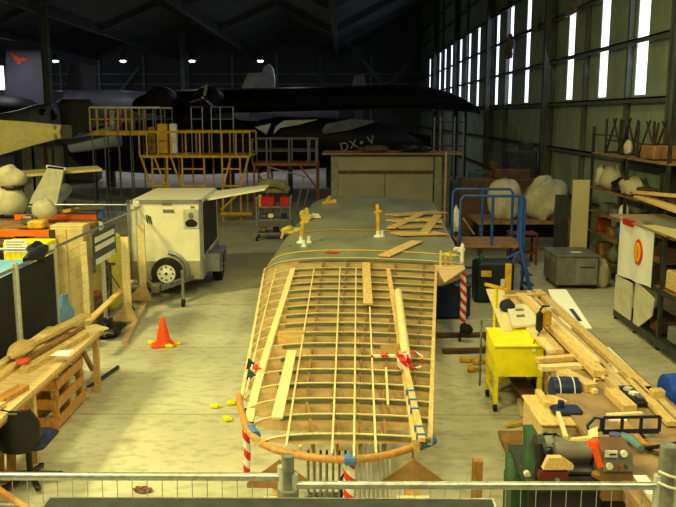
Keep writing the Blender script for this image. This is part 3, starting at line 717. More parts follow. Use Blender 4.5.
for i in range(4): MB().beam((-3.68+i*.12, 7.5, .02), (-3.72+i*.12, 7.65, .52), .09, .02).put('slat', redw, t)
MB().beam((-3.75,7.46,.1),(-3.25,7.46,.1),.03,.06).put('rail', redw, t)
for i, z in enumerate((.25,.42,.58)): one('stacked_bin', MB().rbox((-3.7,6.9,z),(.42,.7,.13),.02), navy, 'dark blue tray stacked under the left workbench, %s' % ['lowest','middle','uppermost'][i], 'tray', 'trays under the left workbench')
p = G(100,385,0); q = G(118,369,0)
one('steel_tube', MB().cyl((p.x-.1,p.y-.2,.03),(q.x,q.y,.03),.028), dsteel, 'dark tube lying on the floor beside the left crate', 'tube')
plank(G(86,398,.02)+Vector((0,0,.0)), G(96,370,.02), .08, .03, 'short board on the floor behind the slatted crate', ply)
# office chair
cx, cy = -2.98, 6.05
cx, cy = G(28,484,0).x+.03, G(28,484,0).y
t = thing('office_chair', 'black swivel office chair with a dark blue seat, by the left workbench', 'chair', (cx, cy, 0))
for k2 in range(5):
    a = k2*2*math.pi/5+.3; e = (cx+.28*math.cos(a), cy+.28*math.sin(a), .07)
    o = MB().beam((cx,cy,.12), e, .05, .035).put('base_arm', black, t); MB().lathe(e, [(.03,-.02),(.03,.02)], 12, 'X').put('caster', black, o, True)
MB().cyl((cx,cy,.1),(cx,cy,.42),.03).put('gas_post', black, t, True)
MB().rbox((cx+.0,cy+.02,.47),(.48,.46,.09),.04).put('seat', mat('chair_fabric', (30,44,84), .8), t)
rows = []
for i in range(9):
    v = i/8; wv = .24*math.sin(math.pi*(.12+.76*v))**.55; rows.append([Vector((cx-.03+wv*u, cy-.22-.05*(1-u*u)+.02*v, .43+.42*v)) for u in (-1,-.6,-.2,.2,.6,1)])
MB().shell(rows, (0,.04,0)).put('backrest', black, t, True)
MB().beam((cx-.02,cy-.12,.45),(cx-.06,cy-.24,.7),.05,.03).put('back_bracket', black, t)
MB().bb(cx-.13,cx+.03,cy-.285,cy-.28,.84,.855).put('badge', greyp, t)
plank(G(-5,488,.35), G(30,512,.35), .05, .05, 'orange timber edge at the bottom left corner of the picture', redw)
one('floor_rag', MB().blob(G(143,490,.02), (.09,.05,.03), .3, 6, 10, 8), mat('maroon_rag', (120,84,76), .9), 'small brown rag on the floor behind the near fence', 'rag')
# black bag and tripod between bench and uprights
p = G(108,336,0); one('black_bag', MB().blob((p.x,p.y,.12), (.24,.3,.15), .25, 12, 14, 10, squash=-.8), black, 'black bag on the floor beyond the left workbench', 'bag', None, True)
p = G(101,322,0)
t = thing('tripod', 'black tripod stand behind the left workbench', 'tripod', (p.x, p.y+.7, 0)); tz = D(101,264,p.y+.7).z
MB().cyl((p.x,p.y+.7,.3),(p.x,p.y+.7,tz),.025).put('mast', black, t); MB().beam((p.x-.12,p.y+.7,tz),(p.x+.1,p.y+.7,tz),.05,.04).put('head', black, t)
for k2 in range(3):
    a = k2*2.1+.4; MB().cyl((p.x,p.y+.7,.75),(p.x+.42*math.cos(a),p.y+.7+.42*math.sin(a),.0),.012).put('leg', black, t)
one('red_case', MB().rbox((p.x-.15,p.y+.1,.5),(.5,.2,.08),.02), red, 'flat red case behind the far end of the left workbench', 'case')
one('red_case_stand', MB().bb(p.x-.4,p.x+.1,p.y,p.y+.2,0,.45), darkw, 'dark box carrying the flat red case', 'box')
# beige cupboard, yellow machine
t = thing('cupboard', 'beige cupboard behind the left fence', 'cupboard', (-4.62, 13.4, 0))
MB().rbox((-4.62,13.4,.93),(.56,.36,1.8),.01).put('body', mat('beige_cupboard', (214,190,132), .6, vary=.08), t)
for x in (-4.76,-4.48): MB().rbox((x,13.21,.93),(.26,.02,1.7),.005).put('door', mat('beige_cupboard2', (222,198,140), .6, vary=.06), t)
one('upright_board', MB().bb(-4.3,-4.2,12.9,12.96,.0,1.6), pale, 'pale upright board beside the beige cupboard', 'board')
one('blue_bag', MB().blob((-4.42,12.3,.55), (.13,.2,.3), .25, 2, 12, 10), mat('blue_plastic', (90,140,215), .6, vary=.1), 'light blue plastic bag hanging low inside the left fence', 'bag', None, True)
t = thing('yellow_machine', 'yellow machine cabinet behind the notice board', 'machine', (-4.75, 15.4, 0))
MB().rbox((-4.68,14.9,.72),(.8,.6,1.4),.04).put('body', yellow, t); MB().rbox((-4.75,14.57,.9),(.3,.06,.3),.02).put('front_panel', greyp, t); MB().beam((-4.4,14.56,.4),(-4.4,14.56,1.0),.04,.04).put('lever', black, t)
# pallet rack
t = thing('pallet_rack', 'orange beamed pallet rack in the left bay', 'rack', (-6.2, 14.4, 0))
zb = D(60,217,15.6).z
MB().beam((D(15,217,15.6).x,15.6,zb),(D(99,217,15.6).x,15.6,zb),.05,.1).put('back_beam', orange, t)
zf = D(25,233,13.0).z
MB().beam((-7.4,13.0,zf),(D(52,233,13).x,13.0,zf),.05,.1).put('front_beam', orange, t)
for x, y in ((-7.3,13.0),(-7.3,15.6),(D(99,217,15.6).x,15.6),(D(52,233,13).x,13.0)): MB().bb(x-.04,x+.04,y-.04,y+.04,0,zf+.05).put('post', dsteel, t)
MB().bb(-7.4,D(52,233,13).x,13.05,15.55,zf-.2,zf-.13).put('shelf', brown, t)
zf -= .17
t = thing('yellow_cabinet', 'yellow cabinet with a white notice under the orange rack beam', 'cabinet', (-5.8, 12.7, 0))
c0, c1 = D(4,240,12.6), D(50,262,12.6)
MB().rbox(((c0.x+c1.x)/2,12.75,.85),(c1.x-c0.x,.4,1.6),.01).put('body', yellow, t)
q = D(16,246,12.54); MB().box(q,(.36,.01,.2)).put('notice', paper, t)
nt_ = [o for o in t.children if o.name.startswith('notice')][0]
for k2 in range(4): MB().bb(q.x-.15,q.x+.14-.04*(k2%2),q.y-.008,q.y-.006,q.z+.06-k2*.045,q.z+.072-k2*.045).put('notice_line', greyp, nt_)
p = D(12,268,10.9); one('blue_cover', MB().shell([[Vector((p.x-.9,10.2,p.z-.28)),Vector((p.x+.15,10.2,p.z-.2))],[Vector((p.x-.9,10.6,p.z+.05)),Vector((p.x+.22,10.6,p.z+.05))],[Vector((p.x-.9,10.9,p.z+.1)),Vector((p.x+.3,10.9,p.z+.12))]], (0,0,-.03)), mat('light_blue_cover', (110,170,225), .6, vary=.08), 'light blue sheet cover behind the netted fence at the left edge', 'cover')
one('blue_cover_crate', MB().bb(p.x-.9,p.x+.1,10.3,10.9,0,p.z-.32), darkw, 'dark crate under the light blue cover', 'crate')
p = D(31,256,9.9); one('black_jacket', MB().blob((-4.03,10.35,1.86), (.1,.34,.13), .35, 7, 14, 10), navy, 'black jacket slung over the left fence top', 'jacket', None, True)
# clutter on the rack
rg = random.Random(3)
items = [(8,222,13.3,.35,.12,ysafe,'yellow and black tool on the left of the rack shelf'),(22,226,13.3,.2,.14,black,'black case on the rack shelf'),(38,223,14.4,.3,.15,ysafe,'yellow tub on the rack shelf by its right end'),
 (30,222,15,.25,.16,steel,'grey tin on the rack shelf'),]
for i, (px, py, Y, sx, sz, m_, l) in enumerate(items):
    q = D(px, py, Y); one('rack_item', MB().rbox((q.x,Y,zf+.05+sz/2),(sx,.3,sz),.03), m_, l, 'box')
q = D(44,208,15.2); one('paper_bundle', MB().blob((q.x,15.2,zf+.28), (.24,.2,.22), .1, 5, 14, 10), bagm, 'whitish wrapped bundle on the rack behind the orange beam', 'bundle', None, True)
for i, (px, c) in enumerate(((66,brown),(74,ysafe),(82,darkw),(90,steel))):
    q = D(px, 210, 15.5); plank((q.x-.2,15.45,zb+.1+.03*i),(q.x+.25,15.55,zb+.14+.05*(i%2)),.06,.06,'rod end above the orange beam, %s from its right end' % ['fourth','third','second','nearest'][i], c, 'rod', 'rods on the orange beam','rod')
q = D(101,208,15.6); one('blue_can', MB().lathe((q.x,15.6,zb-.02),[(.07,0),(.07,.2),(.05,.22)],14), blue, 'blue can at the right end of the orange rack beam', 'can', None, True)
# wrapped propeller / engine in plastic at the left edge
t = thing('wrapped_bundle', 'large plastic wrapped bundle tied at its waist, at the left edge', 'bundle', D(10,190,16.2))
q = D(10,178,16.2); MB().blob(q, (.3,.24,.26), .1, 21, 20, 14).put('upper_bulge', bagm, t, True)
q2 = D(8,203,16.2); MB().blob(q2, (.4,.3,.36), .09, 22, 20, 14).put('lower_bulge', bagm, t, True)
q3 = D(13,187,16.2); MB().lathe(q3, [(.22,-.03),(.24,0),(.22,.03)], 16).put('tie_cord', black, t)
one('bundle_stand', MB().bb(q2.x-.3,q2.x+.3,16.0,16.4,0,q2.z-.3), darkw, 'dark stand under the large wrapped bundle', 'stand')
# white light aircraft tail
YF = 20.0
t = thing('light_aircraft_tail', 'white tail fin and tailplane of a light aircraft in the left bay', 'aircraft tail', D(46,205,YF))
P_ = [D(28,207,YF),D(56,207,YF),D(64,168,YF),D(48,166,YF),D(40,182,YF),D(32,196,YF)]
MB().prism(P_, (0,.09,0)).put('fin', cream, t)
MB().prism([D(46,165,YF),D(65,168,YF),D(65,170,YF),D(46,168,YF)], (0,.14,0)).put('fin_cap', white, t)
zt = D(50,176,YF).z
a, b = D(0,176,YF), D(98,176,YF)
MB().prism([(a.x-.3,YF+.2,zt-.1),(b.x,YF+.35,zt+.1),(b.x-.3,YF+.95,zt+.14),(a.x-.3,YF+1.0,zt-.02)], (0,0,.06)).put('tailplane', crw, t)
a = D(45,208,YF); MB().tube([(a.x+.1,YF+.1,a.z+.1),(a.x-.5,YF+2.5,a.z+.05),(a.x-1.2,YF+5,a.z)], .16, 14, r1=.2).put('tail_cone', cream, t, True)
MB().cyl((a.x,YF+.6,a.z),(a.x,YF+.6,0),.04).put('tail_stand', dsteel, t)
# beige wing further left
YW = 24
t = thing('stored_wing', 'cream coloured wing panel cut by the left edge, in the dark left bay', 'aircraft wing', D(20,150,YW))
r0 = []
for px, yt, yb in ((-30,119,160),(20,121,150),(45,123,142),(61,125,138),(63,128,136)):
    A, B = D(px,yt,YW+1.2), D(px,yb,YW); r0.append([B, B+Vector((0,-.05,.1)), A+Vector((0,-.2,0)), A+Vector((0,.5,.0)), B+Vector((0,1.6,.1))])
r1_ = [[D(px,yt,YW)+Vector((0,.25,0)), D(px,yt,YW), D(px,(yt+yb)/2,YW)+Vector((0,-.12,0)), D(px,yb,YW), D(px,yb,YW)+Vector((0,.3,0))] for px, yt, yb in ((-45,118,164),(0,120,155),(30,122,146),(61,125,138))]
MB().shell(r1_, (0,.03,0)).put('wing_skin', crw, t, True)
A = D(63,132,YW+.6); MB().rbox(A,(.08,1.4,.42),.02).put('tip_rib', mat('wing_tip_shade', (150,136,90), .7), t)
for px in (-5, 50): B = D(px,142,YW+.6); MB().bb(B.x-.06,B.x+.06,YW+.5,YW+.7,0,B.z-.15).put('support_post', dsteel, t)
# small stored goods beneath it
for i, (px, c, wd) in enumerate(((20,blued,.5),(30,mat('dull_white',(120,120,124),.7),.75),(40,greyp,.75),(49,mat('dark_red', (100,30,34), .6),.4),(57,greyp,.5))):
    q = D(px, 152, 26.5); one('stored_crate', MB().rbox((q.x,26.5,q.z*.5+.1),(wd*.6,.4,q.z+.2),.02), c, '%s crate under the cream wing panel in the left bay' % ['blue','dull white','mid grey','dark red','light grey'][i], 'crate')

# ================================================================= FAR DARK HALL: AIRCRAFT
def fuselage(pts, label, m, cat='aircraft', name='aircraft'):
    pass
# grey four engined airliner behind (left): fuselage, fin with red kangaroo, second fin
YA = 55
t = thing('airliner', 'dark grey airliner with a red kangaroo on its tail fin, far left', 'aircraft', D(60,120,YA))
rows = [D(-60,104,YA),D(0,104,YA),D(60,104.5,YA),D(110,104,YA),D(150,106,YA),D(165,108,YA)]
m_ = MB(); m_.tube(rows[:5], .95, 20); m_.put('fuselage', catg, t, True)
MB().tube([rows[4]-Vector((.2,0,0)), rows[5], D(172,110,YA)], .94, 20, r1=.4).put('nose', catg, t, True)
fin = [D(4,118,YA-2),D(6,46,YA-2),D(12,41,YA-2),D(38,42,YA-2),D(44,70,YA-2),D(50,116,YA-2)]
f_ = MB().prism(fin, (0,.3,0)).put('tail_fin', mat('fin_grey', (92,90,100), .5, vary=.1, scale=.8), t)
kg = [(10,52.5),(11.5,51.8),(13,54.2),(16,55.8),(19,57.5),(23,58),(28,59.2),(25.5,60.8),(22,61.2),(20.5,63.5),(17.8,64.8),(16.5,64),(17.5,62),(15,60.5),(13.5,58),(12,55)]
MB().prism([D(x,y,YA-2.06) for x,y in kg], (0,.04,0)).put('kangaroo_emblem', mat('emblem_red', (240,70,40), .5, vary=0), f_)
fin = [D(66,98,YA+1),D(69,66,YA+1),D(80,62,YA+1),D(95,66,YA+1),D(97,98,YA+1)]
MB().prism(fin, (0,.3,0)).put('second_fin', mat('fin_dark', (60,60,64), .5), t)
MB().blob(D(4,112,YA-5), (2.4,1.5,1.0), .05, 3, 20, 12).put('engine_nacelle', catb, t, True)
for px in (20, 120):
    A = D(px,118,YA); MB().cyl((A.x,YA,0),(A.x,YA,A.z+.3),.18).put('landing_leg', dsteel, t)
# small dark jet nose at left of column
YJ = 40
t = thing('small_jet', 'grey jet nose with a dark canopy behind the left column', 'aircraft', D(35,122,YJ))
MB().tube([D(-10,126,YJ),D(20,122,YJ),D(38,118,YJ),D(55,118,YJ)], .5, 16, r1=.75).put('fuselage', silver, t, True)
MB().blob(D(46,115,YJ-.3), (.55,.4,.4), .04, 3, 16, 10).put('canopy', black, t, True)
A = D(30,130,YJ); MB().cyl((A.x,YJ,0),(A.x,YJ,A.z+.3),.06).put('nose_leg', dsteel, t)
A = D(78,118,44); one('grey_container', MB().rbox((A.x,44,A.z*.5+.5),(2.0,1.5,A.z+1.0),.2), mat('box_grey', (96,98,92), .6), 'grey upright container beside the yellow staging, far left', 'container')
# white/blue light aircraft noses under yellow platform
YL = 34.5
t = thing('light_aircraft', 'white and blue light aircraft under the upper yellow staging', 'aircraft', D(95,142,YL))
MB().tube([D(70,146,YL),D(85,143,YL),D(105,138,YL),D(118,135,YL)], .3, 14, r1=.5).put('fuselage', mat('white_blue_paint', (205,212,240), .4, vary=.1, scale=1), t, True)
MB().prism([D(62,140,YL-.6),D(120,131,YL-.6),D(122,133,YL-.6),D(66,144,YL-.6)], (0,1.0,.0)).put('wing', mat('navy_paint', (48,52,92), .4), t)
A = D(95,146,YL); MB().cyl((A.x,YL,0),(A.x,YL,A.z+.1),.04).put('leg', dsteel, t)
# black flying boat: high wing, hull, engines
YC = 39
t = thing('flying_boat', 'huge black flying boat with a long high wing reaching across to the right wall', 'aircraft', D(170,200,YC))
def foil(px, yle, ch, th):
    A = D(px, yle, YC); x, z = A.x, A.z
    return [Vector((x, YC+ch*c, z+th*h)) for c, h in ((0,0),(.03,.35),(.12,.7),(.3,.9),(.6,.7),(1,.1),(.6,-.35),(.3,-.5),(.1,-.45),(.02,-.25))]
sec = [(132,107,3.6,.5),(138,106,4.0,.7),(150,105,4.2,.75),(200,104,4.4,.85),(250,103.5,4.4,.85),(330,101.5,4.3,.85),(395,100,4.2,.85),(425,100.5,3.9,.8),(450,103,3.4,.65),(466,106.5,2.8,.45),(476,110,1.9,.25),(480.5,113,1.0,.1)]
rws = [foil(*s) for s in sec]; n_ = len(rws[0]); mb = MB(); fs = []
for i in range(len(rws)-1):
    for j in range(n_): fs.append((i*n_+j, i*n_+(j+1)%n_, (i+1)*n_+(j+1)%n_, (i+1)*n_+j))
fs += [tuple(range(n_)), tuple((len(rws)-1)*n_+j for j in range(n_))]
mb.add([v for r in rws for v in r], fs); mb.put('high_wing', catb, t, True)
MB().tube([D(255,98.6,YC+.2), D(330,96,YC+.2), D(402,93.6,YC+.2)], .028, 6).put('leading_edge_highlight_strip', silver, t)
for px in (165, 212):
    e = D(px, 101, YC); MB().lathe((e.x,YC-1.6,e.z), [(.3,0),(.62,.12),(.7,.5),(.62,1.8),(.3,3)], 20, 'Y').put('engine_cowling', catb, t, True)
e = D(204,98,YC-2.2); 
pr = MB().lathe((e.x,YC-2.2,e.z), [(.03,-.25),(.1,-.1),(.12,.1),(.1,.4)], 14, 'Y').put('propeller', steel, t, True)
for a in (1.35, 1.35+2.09, 1.35+4.19):
    v = Vector((math.cos(a),0,math.sin(a))); q = Vector((e.x,YC-2.2,e.z)); MB().prism([q+v*.1+Vector((-.06,0,0)), q+v*.4+Vector((-.08,0,0)), q+v*.72, q+v*.4+Vector((.08,0,0)), q+v*.1+Vector((.06,0,0))], (0,.04,0)).put('blade', galvd, pr)
# hull
hull = []
for px, zc, r in ((70,150,.35),(80,149,.8),(100,147,1.15),(130,146,1.35),(160,146,1.45),(205,146,1.45),(260,147,1.3),(330,147,1.05),(400,146,.8),(430,145,.5)):
    A = D(px, zc, YC+2); hull.append([Vector((A.x, YC+2+r*math.cos(a_), A.z+r*1.0*math.sin(a_))) for a_ in [2*math.pi*k_/18 for k_ in range(18)]])
fs = []; n_ = 18
for i in range(len(hull)-1):
    for j in range(n_): fs.append((i*n_+j, i*n_+(j+1)%n_, (i+1)*n_+(j+1)%n_, (i+1)*n_+j))
fs += [tuple(range(n_)), tuple((len(hull)-1)*n_+j for j in range(n_))]
MB().add([v for r in hull for v in r], fs).put('hull', catb, t, True)
A = D(190,125,YC+2); MB().bb(A.x-1, A.x+1.2, YC+1.2, YC+3, A.z-1, D(190,104,YC).z).put('pylon', catb, t)
for px in (110, 230, 330): A = D(px,160,YC+2); MB().bb(A.x-.2,A.x+.2,YC+1.8,YC+2.2,0,A.z+.6).put('cradle_post', dsteel, t)
A = D(456,120,YC+1); MB().cyl((A.x,YC+1.2,0),(A.x,YC+1.2,D(456,104,YC).z),.09).put('wing_prop', dsteel, t)
# silver nosed aircraft with code letters in between
YD = 34
t = thing('lettered_aircraft', 'black aircraft with silver panels and the code letters DX V on its side', 'aircraft', D(340,160,YD))
hull = []
for px, zc, r in ((254,128,.1),(262,129,.5),(280,132,.8),(310,136,1.0),(340,139,1.05),(375,141,1.0),(400,143,.7),(420,144,.2)):
    A = D(px, zc, YD+1); hull.append([Vector((A.x, YD+1+r*math.cos(a_), A.z+r*.85*math.sin(a_))) for a_ in [2*math.pi*k_/18 for k_ in range(18)]])
fs = []
for i in range(len(hull)-1):
    for j in range(n_): fs.append((i*n_+j, i*n_+(j+1)%n_, (i+1)*n_+(j+1)%n_, (i+1)*n_+j))
fs += [tuple(range(n_)), tuple((len(hull)-1)*n_+j for j in range(n_))]
MB().add([v for r in hull for v in r], fs).put('fuselage', catb, t, True)
MB().prism([D(255,127,YD-.2),D(271,123.5,YD-.2),D(268,131,YD-.2),D(266,134.5,YD-.2)], (0,.05,0)).put('silver_panel', silver, t)
MB().prism([D(273,134.5,YD-.2),D(276,126,YD-.2),D(284,120.5,YD-.2),D(318,119.5,YD-.2),D(300,124.5,YD-.2),D(280,128,YD-.2)], (0,.05,0)).put('silver_panel', silver, t)
MB().prism([D(322,130,YD-.2),D(326,124,YD-.2),D(350,119,YD-.2),D(372,120,YD-.2),D(375,122,YD-.2),D(350,130,YD-.2),D(324,134,YD-.2)], (0,.05,0)).put('silver_panel', mat('dull_panel', (96,98,106), .5, .2, vary=.25, scale=2), t)
def text(s, loc, size, m, name, parent, rot=(math.pi/2,0,0), ext=.01):
    cu = bpy.data.curves.new(name, 'FONT'); cu.body = s; cu.size = size; cu.extrude = ext; cu.align_x = 'CENTER'; cu.align_y = 'CENTER'
    ob = bpy.data.objects.new(name, cu); COL.objects.link(ob); dg = bpy.context.evaluated_depsgraph_get()
    me = bpy.data.meshes.new_from_object(ob.evaluated_get(dg)); bpy.data.objects.remove(ob); me.materials.clear(); me.materials.append(m)
    o = bpy.data.objects.new(name, me); COL.objects.link(o); o.rotation_euler = rot; o.parent = parent; o.location = Vector(loc)-WLOC[parent.name]; return o
lt = mat('letter_grey', (150,152,158), .6, vary=.05)
for ch, px, py in (('D',344.5,147),('X',353.5,144.5),('V',371,140.5)): text(ch, D(px,py,YD-.3), .5, lt, 'code_letter', t, (math.pi/2,-.25,0))
A = D(361.5,142.5,YD-.3); MB().lathe(A, [(.07,-.01),(.07,.01)], 14, 'Y').put('code_dot', lt, t)
for px in (290, 380): A = D(px,140,YD+1); MB().bb(A.x-.1,A.x+.1,YD+.9,YD+1.1,0,A.z-.4).put('landing_leg', dsteel, t)
# far pale tail fin
YT = 50
t = thing('far_aircraft_tail', 'pale grey rounded aircraft tail fin far in the dark behind the black wing', 'aircraft tail', D(258,98,YT))
MB().prism([D(238,98,YT),D(244,82,YT),D(248,73,YT),D(262,72.5,YT),D(262,98,YT)], (0,.2,0)).put('fin', silver, t)
MB().prism([D(262,98,YT-.1),D(261,76,YT-.1),D(264,66,YT-.1),D(269,64,YT-.1),D(273,68,YT-.1),D(275,80,YT-.1),D(274,98,YT-.1)], (0,.25,0)).put('rudder', mat('rudder_grey', (170,174,186), .5), t)
A = D(255,92,YT-.2); MB().bb(A.x-.9,A.x-.3,YT-.25,YT-.2,A.z-.15,A.z+.15).bb(A.x-.1,A.x+.5,YT-.25,YT-.2,A.z-.15,A.z+.15).put('marking', white, t)
MB().tube([D(258,104,YT)+Vector((-1,0,-.3)), D(258,104,YT)+Vector((4,8,-.6))], .7, 16, r1=1.1).put('rear_fuselage', catg, t, True)
A = D(258,110,YT); MB().cyl((A.x,YT+1,0),(A.x,YT+1,A.z),.1).put('support', dsteel, t)
t = thing('far_aircraft_fin', 'dim tail fin just left of the distant diagonal brace', 'aircraft tail', D(358,95,YT+4))
MB().prism([D(350,96,54),D(354,76,54),D(364,74,54),D(368,96,54)], (0,.2,0)).put('fin', catg, t); A = D(359,100,54); MB().bb(A.x-.3,A.x+.3,54,54.4,0,A.z+.5).put('stand', dsteel, t)

# ================================================================= STAGING
ys0 = 28.0
t = thing('yellow_staging', 'yellow steel work staging with guard rails in front of the black flying boat', 'staging', D(195,217,ys0))
def tb(a, b, r=.035, m=ysafe, name='tube'): return MB().tube([a, b], r, 6).put(name, m, t)
zd = D(195,156,ys0).z; zr_ = D(195,132,ys0).z; xl = D(139.5,156,ys0).x; xr_ = D(250,156,ys0).x
d = 2.0
MB().bb(xl, xr_, ys0, ys0+d, zd-.06, zd+.02).put('lower_deck', ysafe, t)
for y in (ys0, ys0+d):
    tb((xl,y,zr_), (xr_,y,zr_), .04, name='guard_rail')
    for px in (139.5,147,158,171,186,200,222,236,250):
        x = D(px,150,ys0).x; tb((x,y,zd),(x,y,zr_), .028, name='rail_post')
for px in (152,167,182,204,222,240):
    x = D(px,160,ys0).x
    for y in (ys0, ys0+d): tb((x,y,0),(x,y,zd), .035, name='leg')
for (a, b) in ((141,151),(154,166),(171,181),(231,224),(249,241)):
    A, B = D(a,158,ys0), D(b,186,ys0); tb((A.x,ys0-.02,zd),(B.x,ys0-.02,D(b,186,ys0).z), .035, name='diagonal_brace')
zc = D(190,186,ys0).z
for a, b in ((152,172),(182,205),(222,241)):
    A, B = D(a,186,ys0).x, D(b,186,ys0).x; tb((A,ys0,zc),(B,ys0,zc), .04, name='cross_tube'); tb((A,ys0,zd-.45),(B,ys0,zd-.45), .03, name='cross_tube')
A = D(222,207,ys0).x; B = D(252,207,ys0).x; tb((A,ys0-.3,.25),(B,ys0-.3,.25), .06, name='base_beam'); tb((B,ys0-.3,.25),(B,ys0+1,.25), .05, name='base_beam')
tb(D(243,190,ys0)+Vector((0,-.3,0)), D(222,209,ys0)+Vector((0,-.3,0)), .04, name='diagonal_brace')
# upper deck
t = thing('upper_staging', 'taller yellow staging with white topped guard rails on the left', 'staging', D(110,217,30))
yu = 30.3; zu = D(110,131,yu).z; zt_ = D(110,107.5,yu).z; xa = D(90,120,yu).x; xb = D(161,120,yu).x; xy = D(132,120,yu).x
MB().bb(xa, xb, yu, yu+2, zu-.16, zu).put('upper_deck', ysafe, t)
for y in (yu, yu+2):
    tb((xa,y,zt_),(xb,y,zt_), .035, white, 'top_rail'); tb((xa,y,(zu+zt_)/2),(xy,y,(zu+zt_)/2), .03, white if y > yu else ysafe, 'mid_rail'); tb((xy,y,(zu+zt_)/2),(xb,y,(zu+zt_)/2), .02, galvd, 'mid_rail')
    for px in (90,97,106,118,126,132): x = D(px,120,yu).x; tb((x,y,zu),(x,y,zt_), .04, ysafe, 'rail_post')
    for px in (143,153,161): x = D(px,120,yu).x; tb((x,y,zu),(x,y,zt_), .03, galvd, 'rail_post')
    for px in (92,104,118,130): x = D(px,130,yu).x; tb((x,y,0),(x,y,zu), .025, galvd, 'leg')
t = thing('guard_frame', 'thin grey guard frame on the right of the yellow staging, beside the propeller', 'guard rail', D(215,132,29.6))
zg0 = zr_-.8; zg1 = D(215,107,29.7).z
for a, b in ((191,202),(211,233)):
    A, B = D(a,110,29.7).x, D(b,110,29.7).x
    for z in (zg1, (zg1+zr_)/2): tb((A,29.7,z),(B,29.7,z), .022, galv, 'rail')
    for px in ((a,b) if a < 200 else (a,220,b)): x = D(px,110,29.7).x; tb((x,29.7,zd),(x,29.7,zg1), .025, galv, 'post')
# engineering bits on the deck
for i, (px, py, c, r) in enumerate(((173,124,ysafe,.28),(183,124,paper,.2),(163,127,brown,.22),(108,111,galv,.16),(128,112,greyp,.2))):
    q = D(px, py, 31.0); zz = zu if px > 140 else zu
    base = zd if px > 140 else zu
    one('deck_item', MB().rbox((q.x, 29.2 if px > 140 else 31.5, (base+.03+q.z)/2+.02), (r*1.3,r,max(.1,q.z-base)), .03), c, ['yellow drum like box on the lower staging deck','white carton on the lower staging deck beside the yellow box','brown box on the lower staging deck','pale tin on the upper staging deck, left','grey tin on the upper staging deck, right'][i], 'box')
# orange access platform
t = thing('access_steps', 'orange framed access platform with grey rails, right of the yellow staging', 'platform', D(290,215,29))
yo = 28.5; zo = D(285,163,yo).z; zr2 = D(285,139,yo).z; x0_, x1_ = D(252,160,yo).x, D(316,160,yo).x
MB().bb(x0_, x1_, yo, yo+1.6, zo-.1, zo).put('deck', mat('rust_orange', (150,92,34), .6, vary=.2), t)
for y in (yo, yo+1.6):
    for z in (zr2, (zo+zr2)/2): tb((x0_,y,z),(x1_,y,z), .022, galvd, 'rail')
    for px in (252,266.5,289,308,316): x = D(px,150,yo).x; tb((x,y,zo),(x,y,zr2), .03, galvd, 'rail_post')
    for px in (254,268,317): x = D(px,170,yo).x; tb((x,y,0),(x,y,zo), .04, MATS['rust_orange'], 'leg')
tb((D(300,165,yo).x,yo,zo-.1),(D(317,185,yo).x,yo,zo-.9), .035, MATS['rust_orange'], 'brace')
tb((D(254,165,yo).x,yo,zo-.1),(D(262,180,yo).x,yo,zo-.6), .03, MATS['rust_orange'], 'brace'); 
t = thing('leaning_ladder', 'thin grey ladder frame leaning behind the red toolbox trolley', 'ladder', D(300,205,26))
for a, b in (((270,168),(263,226)),((288,172),(278,226)),((304,176),(292,226)),((310,184),(298,226))): e_ = D(*b,26); e_.z = .01; tb(D(*a,26), e_, .022, galv, 'rod')
tb(D(268,167,26), D(306,177,26), .025, galv, 'top_bar')
# red toolbox trolley
yt = 23.2
t = thing('tool_trolley', 'grey shelf trolley with two red toolboxes on top, left of the wing', 'trolley', (D(274,238,yt).x, yt+.3, 0))
xa, xb = D(256.5,215,yt).x, D(290,215,yt).x; zt1 = D(270,197,yt).z
for x in (xa, xb):
    for y in (yt, yt+.6): MB().bb(x-.02,x+.02,y-.02,y+.02,.12,zt1).put('post', galvd, t); MB().lathe((x,y,.06),[(.07,-.03),(.07,.03)],12,'X').put('caster', rubber, t, True)
for z in (.22, .62, 1.0): MB().bb(xa, xb, yt, yt+.6, z-.02, z+.02).put('shelf', galvd, t)
for i, (a, b) in enumerate(((261,274),(280,288.5))):
    x0, x1 = D(a,200,yt).x, D(b,200,yt).x
    q = thing('toolbox', ['wider red toolbox at the left of the trolley top','narrower red toolbox at the right of the trolley top'][i], 'toolbox', ((x0+x1)/2, yt+.2, 1.02))
    MB().rbox(((x0+x1)/2, yt+.2, 1.16), (x1-x0, .4, .27), .015).put('case', red, q); MB().tube([((x0+x1)/2-.1,yt+.2,1.29),((x0+x1)/2-.08,yt+.2,1.35),((x0+x1)/2+.08,yt+.2,1.35),((x0+x1)/2+.1,yt+.2,1.29)], .01, 6).put('handle', black, q)
x0 = D(258,200,yt).x; one('yellow_bottle', MB().lathe((x0+.06,yt+.1,1.02),[(.06,0),(.06,.26),(.02,.34)],12), ysafe, 'yellow bottle at the left corner of the red toolbox trolley', 'bottle', None, True)
rows = []
for i in range(8):
    u = i/7; rows.append([Vector((xa-.05+(xb-xa-.02)*u, yt+.3+.7*v, 1.36+.22*math.sin(math.pi*min(1,u*1.05))**.5*(1-.3*v)+.1*v)) for v in (0,.3,.7,1)])
one('trolley_cover', MB().shell(rows,(0,0,.03)).blob((xa+.42,yt+.75,1.46),(.48,.3,.3),.12,4,16,10,squash=-.3), mat('olive_cloth', (140,134,96), .9, vary=.12, bump=.4), 'olive cloth hood behind the red toolboxes', 'cloth', None, True)
for i, (px, z, c) in enumerate(((263,.65,steel),(270,.65,white),(283,.65,blued),(262,.25,brown),(275,.25,black))):
    q = D(px, 200, yt); one('trolley_item', MB().rbox((q.x,yt+.25,z+.07),(.16,.25,.12),.02), c, ['grey tin on the trolley middle shelf, left','white tin on the trolley middle shelf','dark blue box on the trolley middle shelf, right','brown box on the trolley bottom shelf','black box on the trolley bottom shelf'][i], 'box')
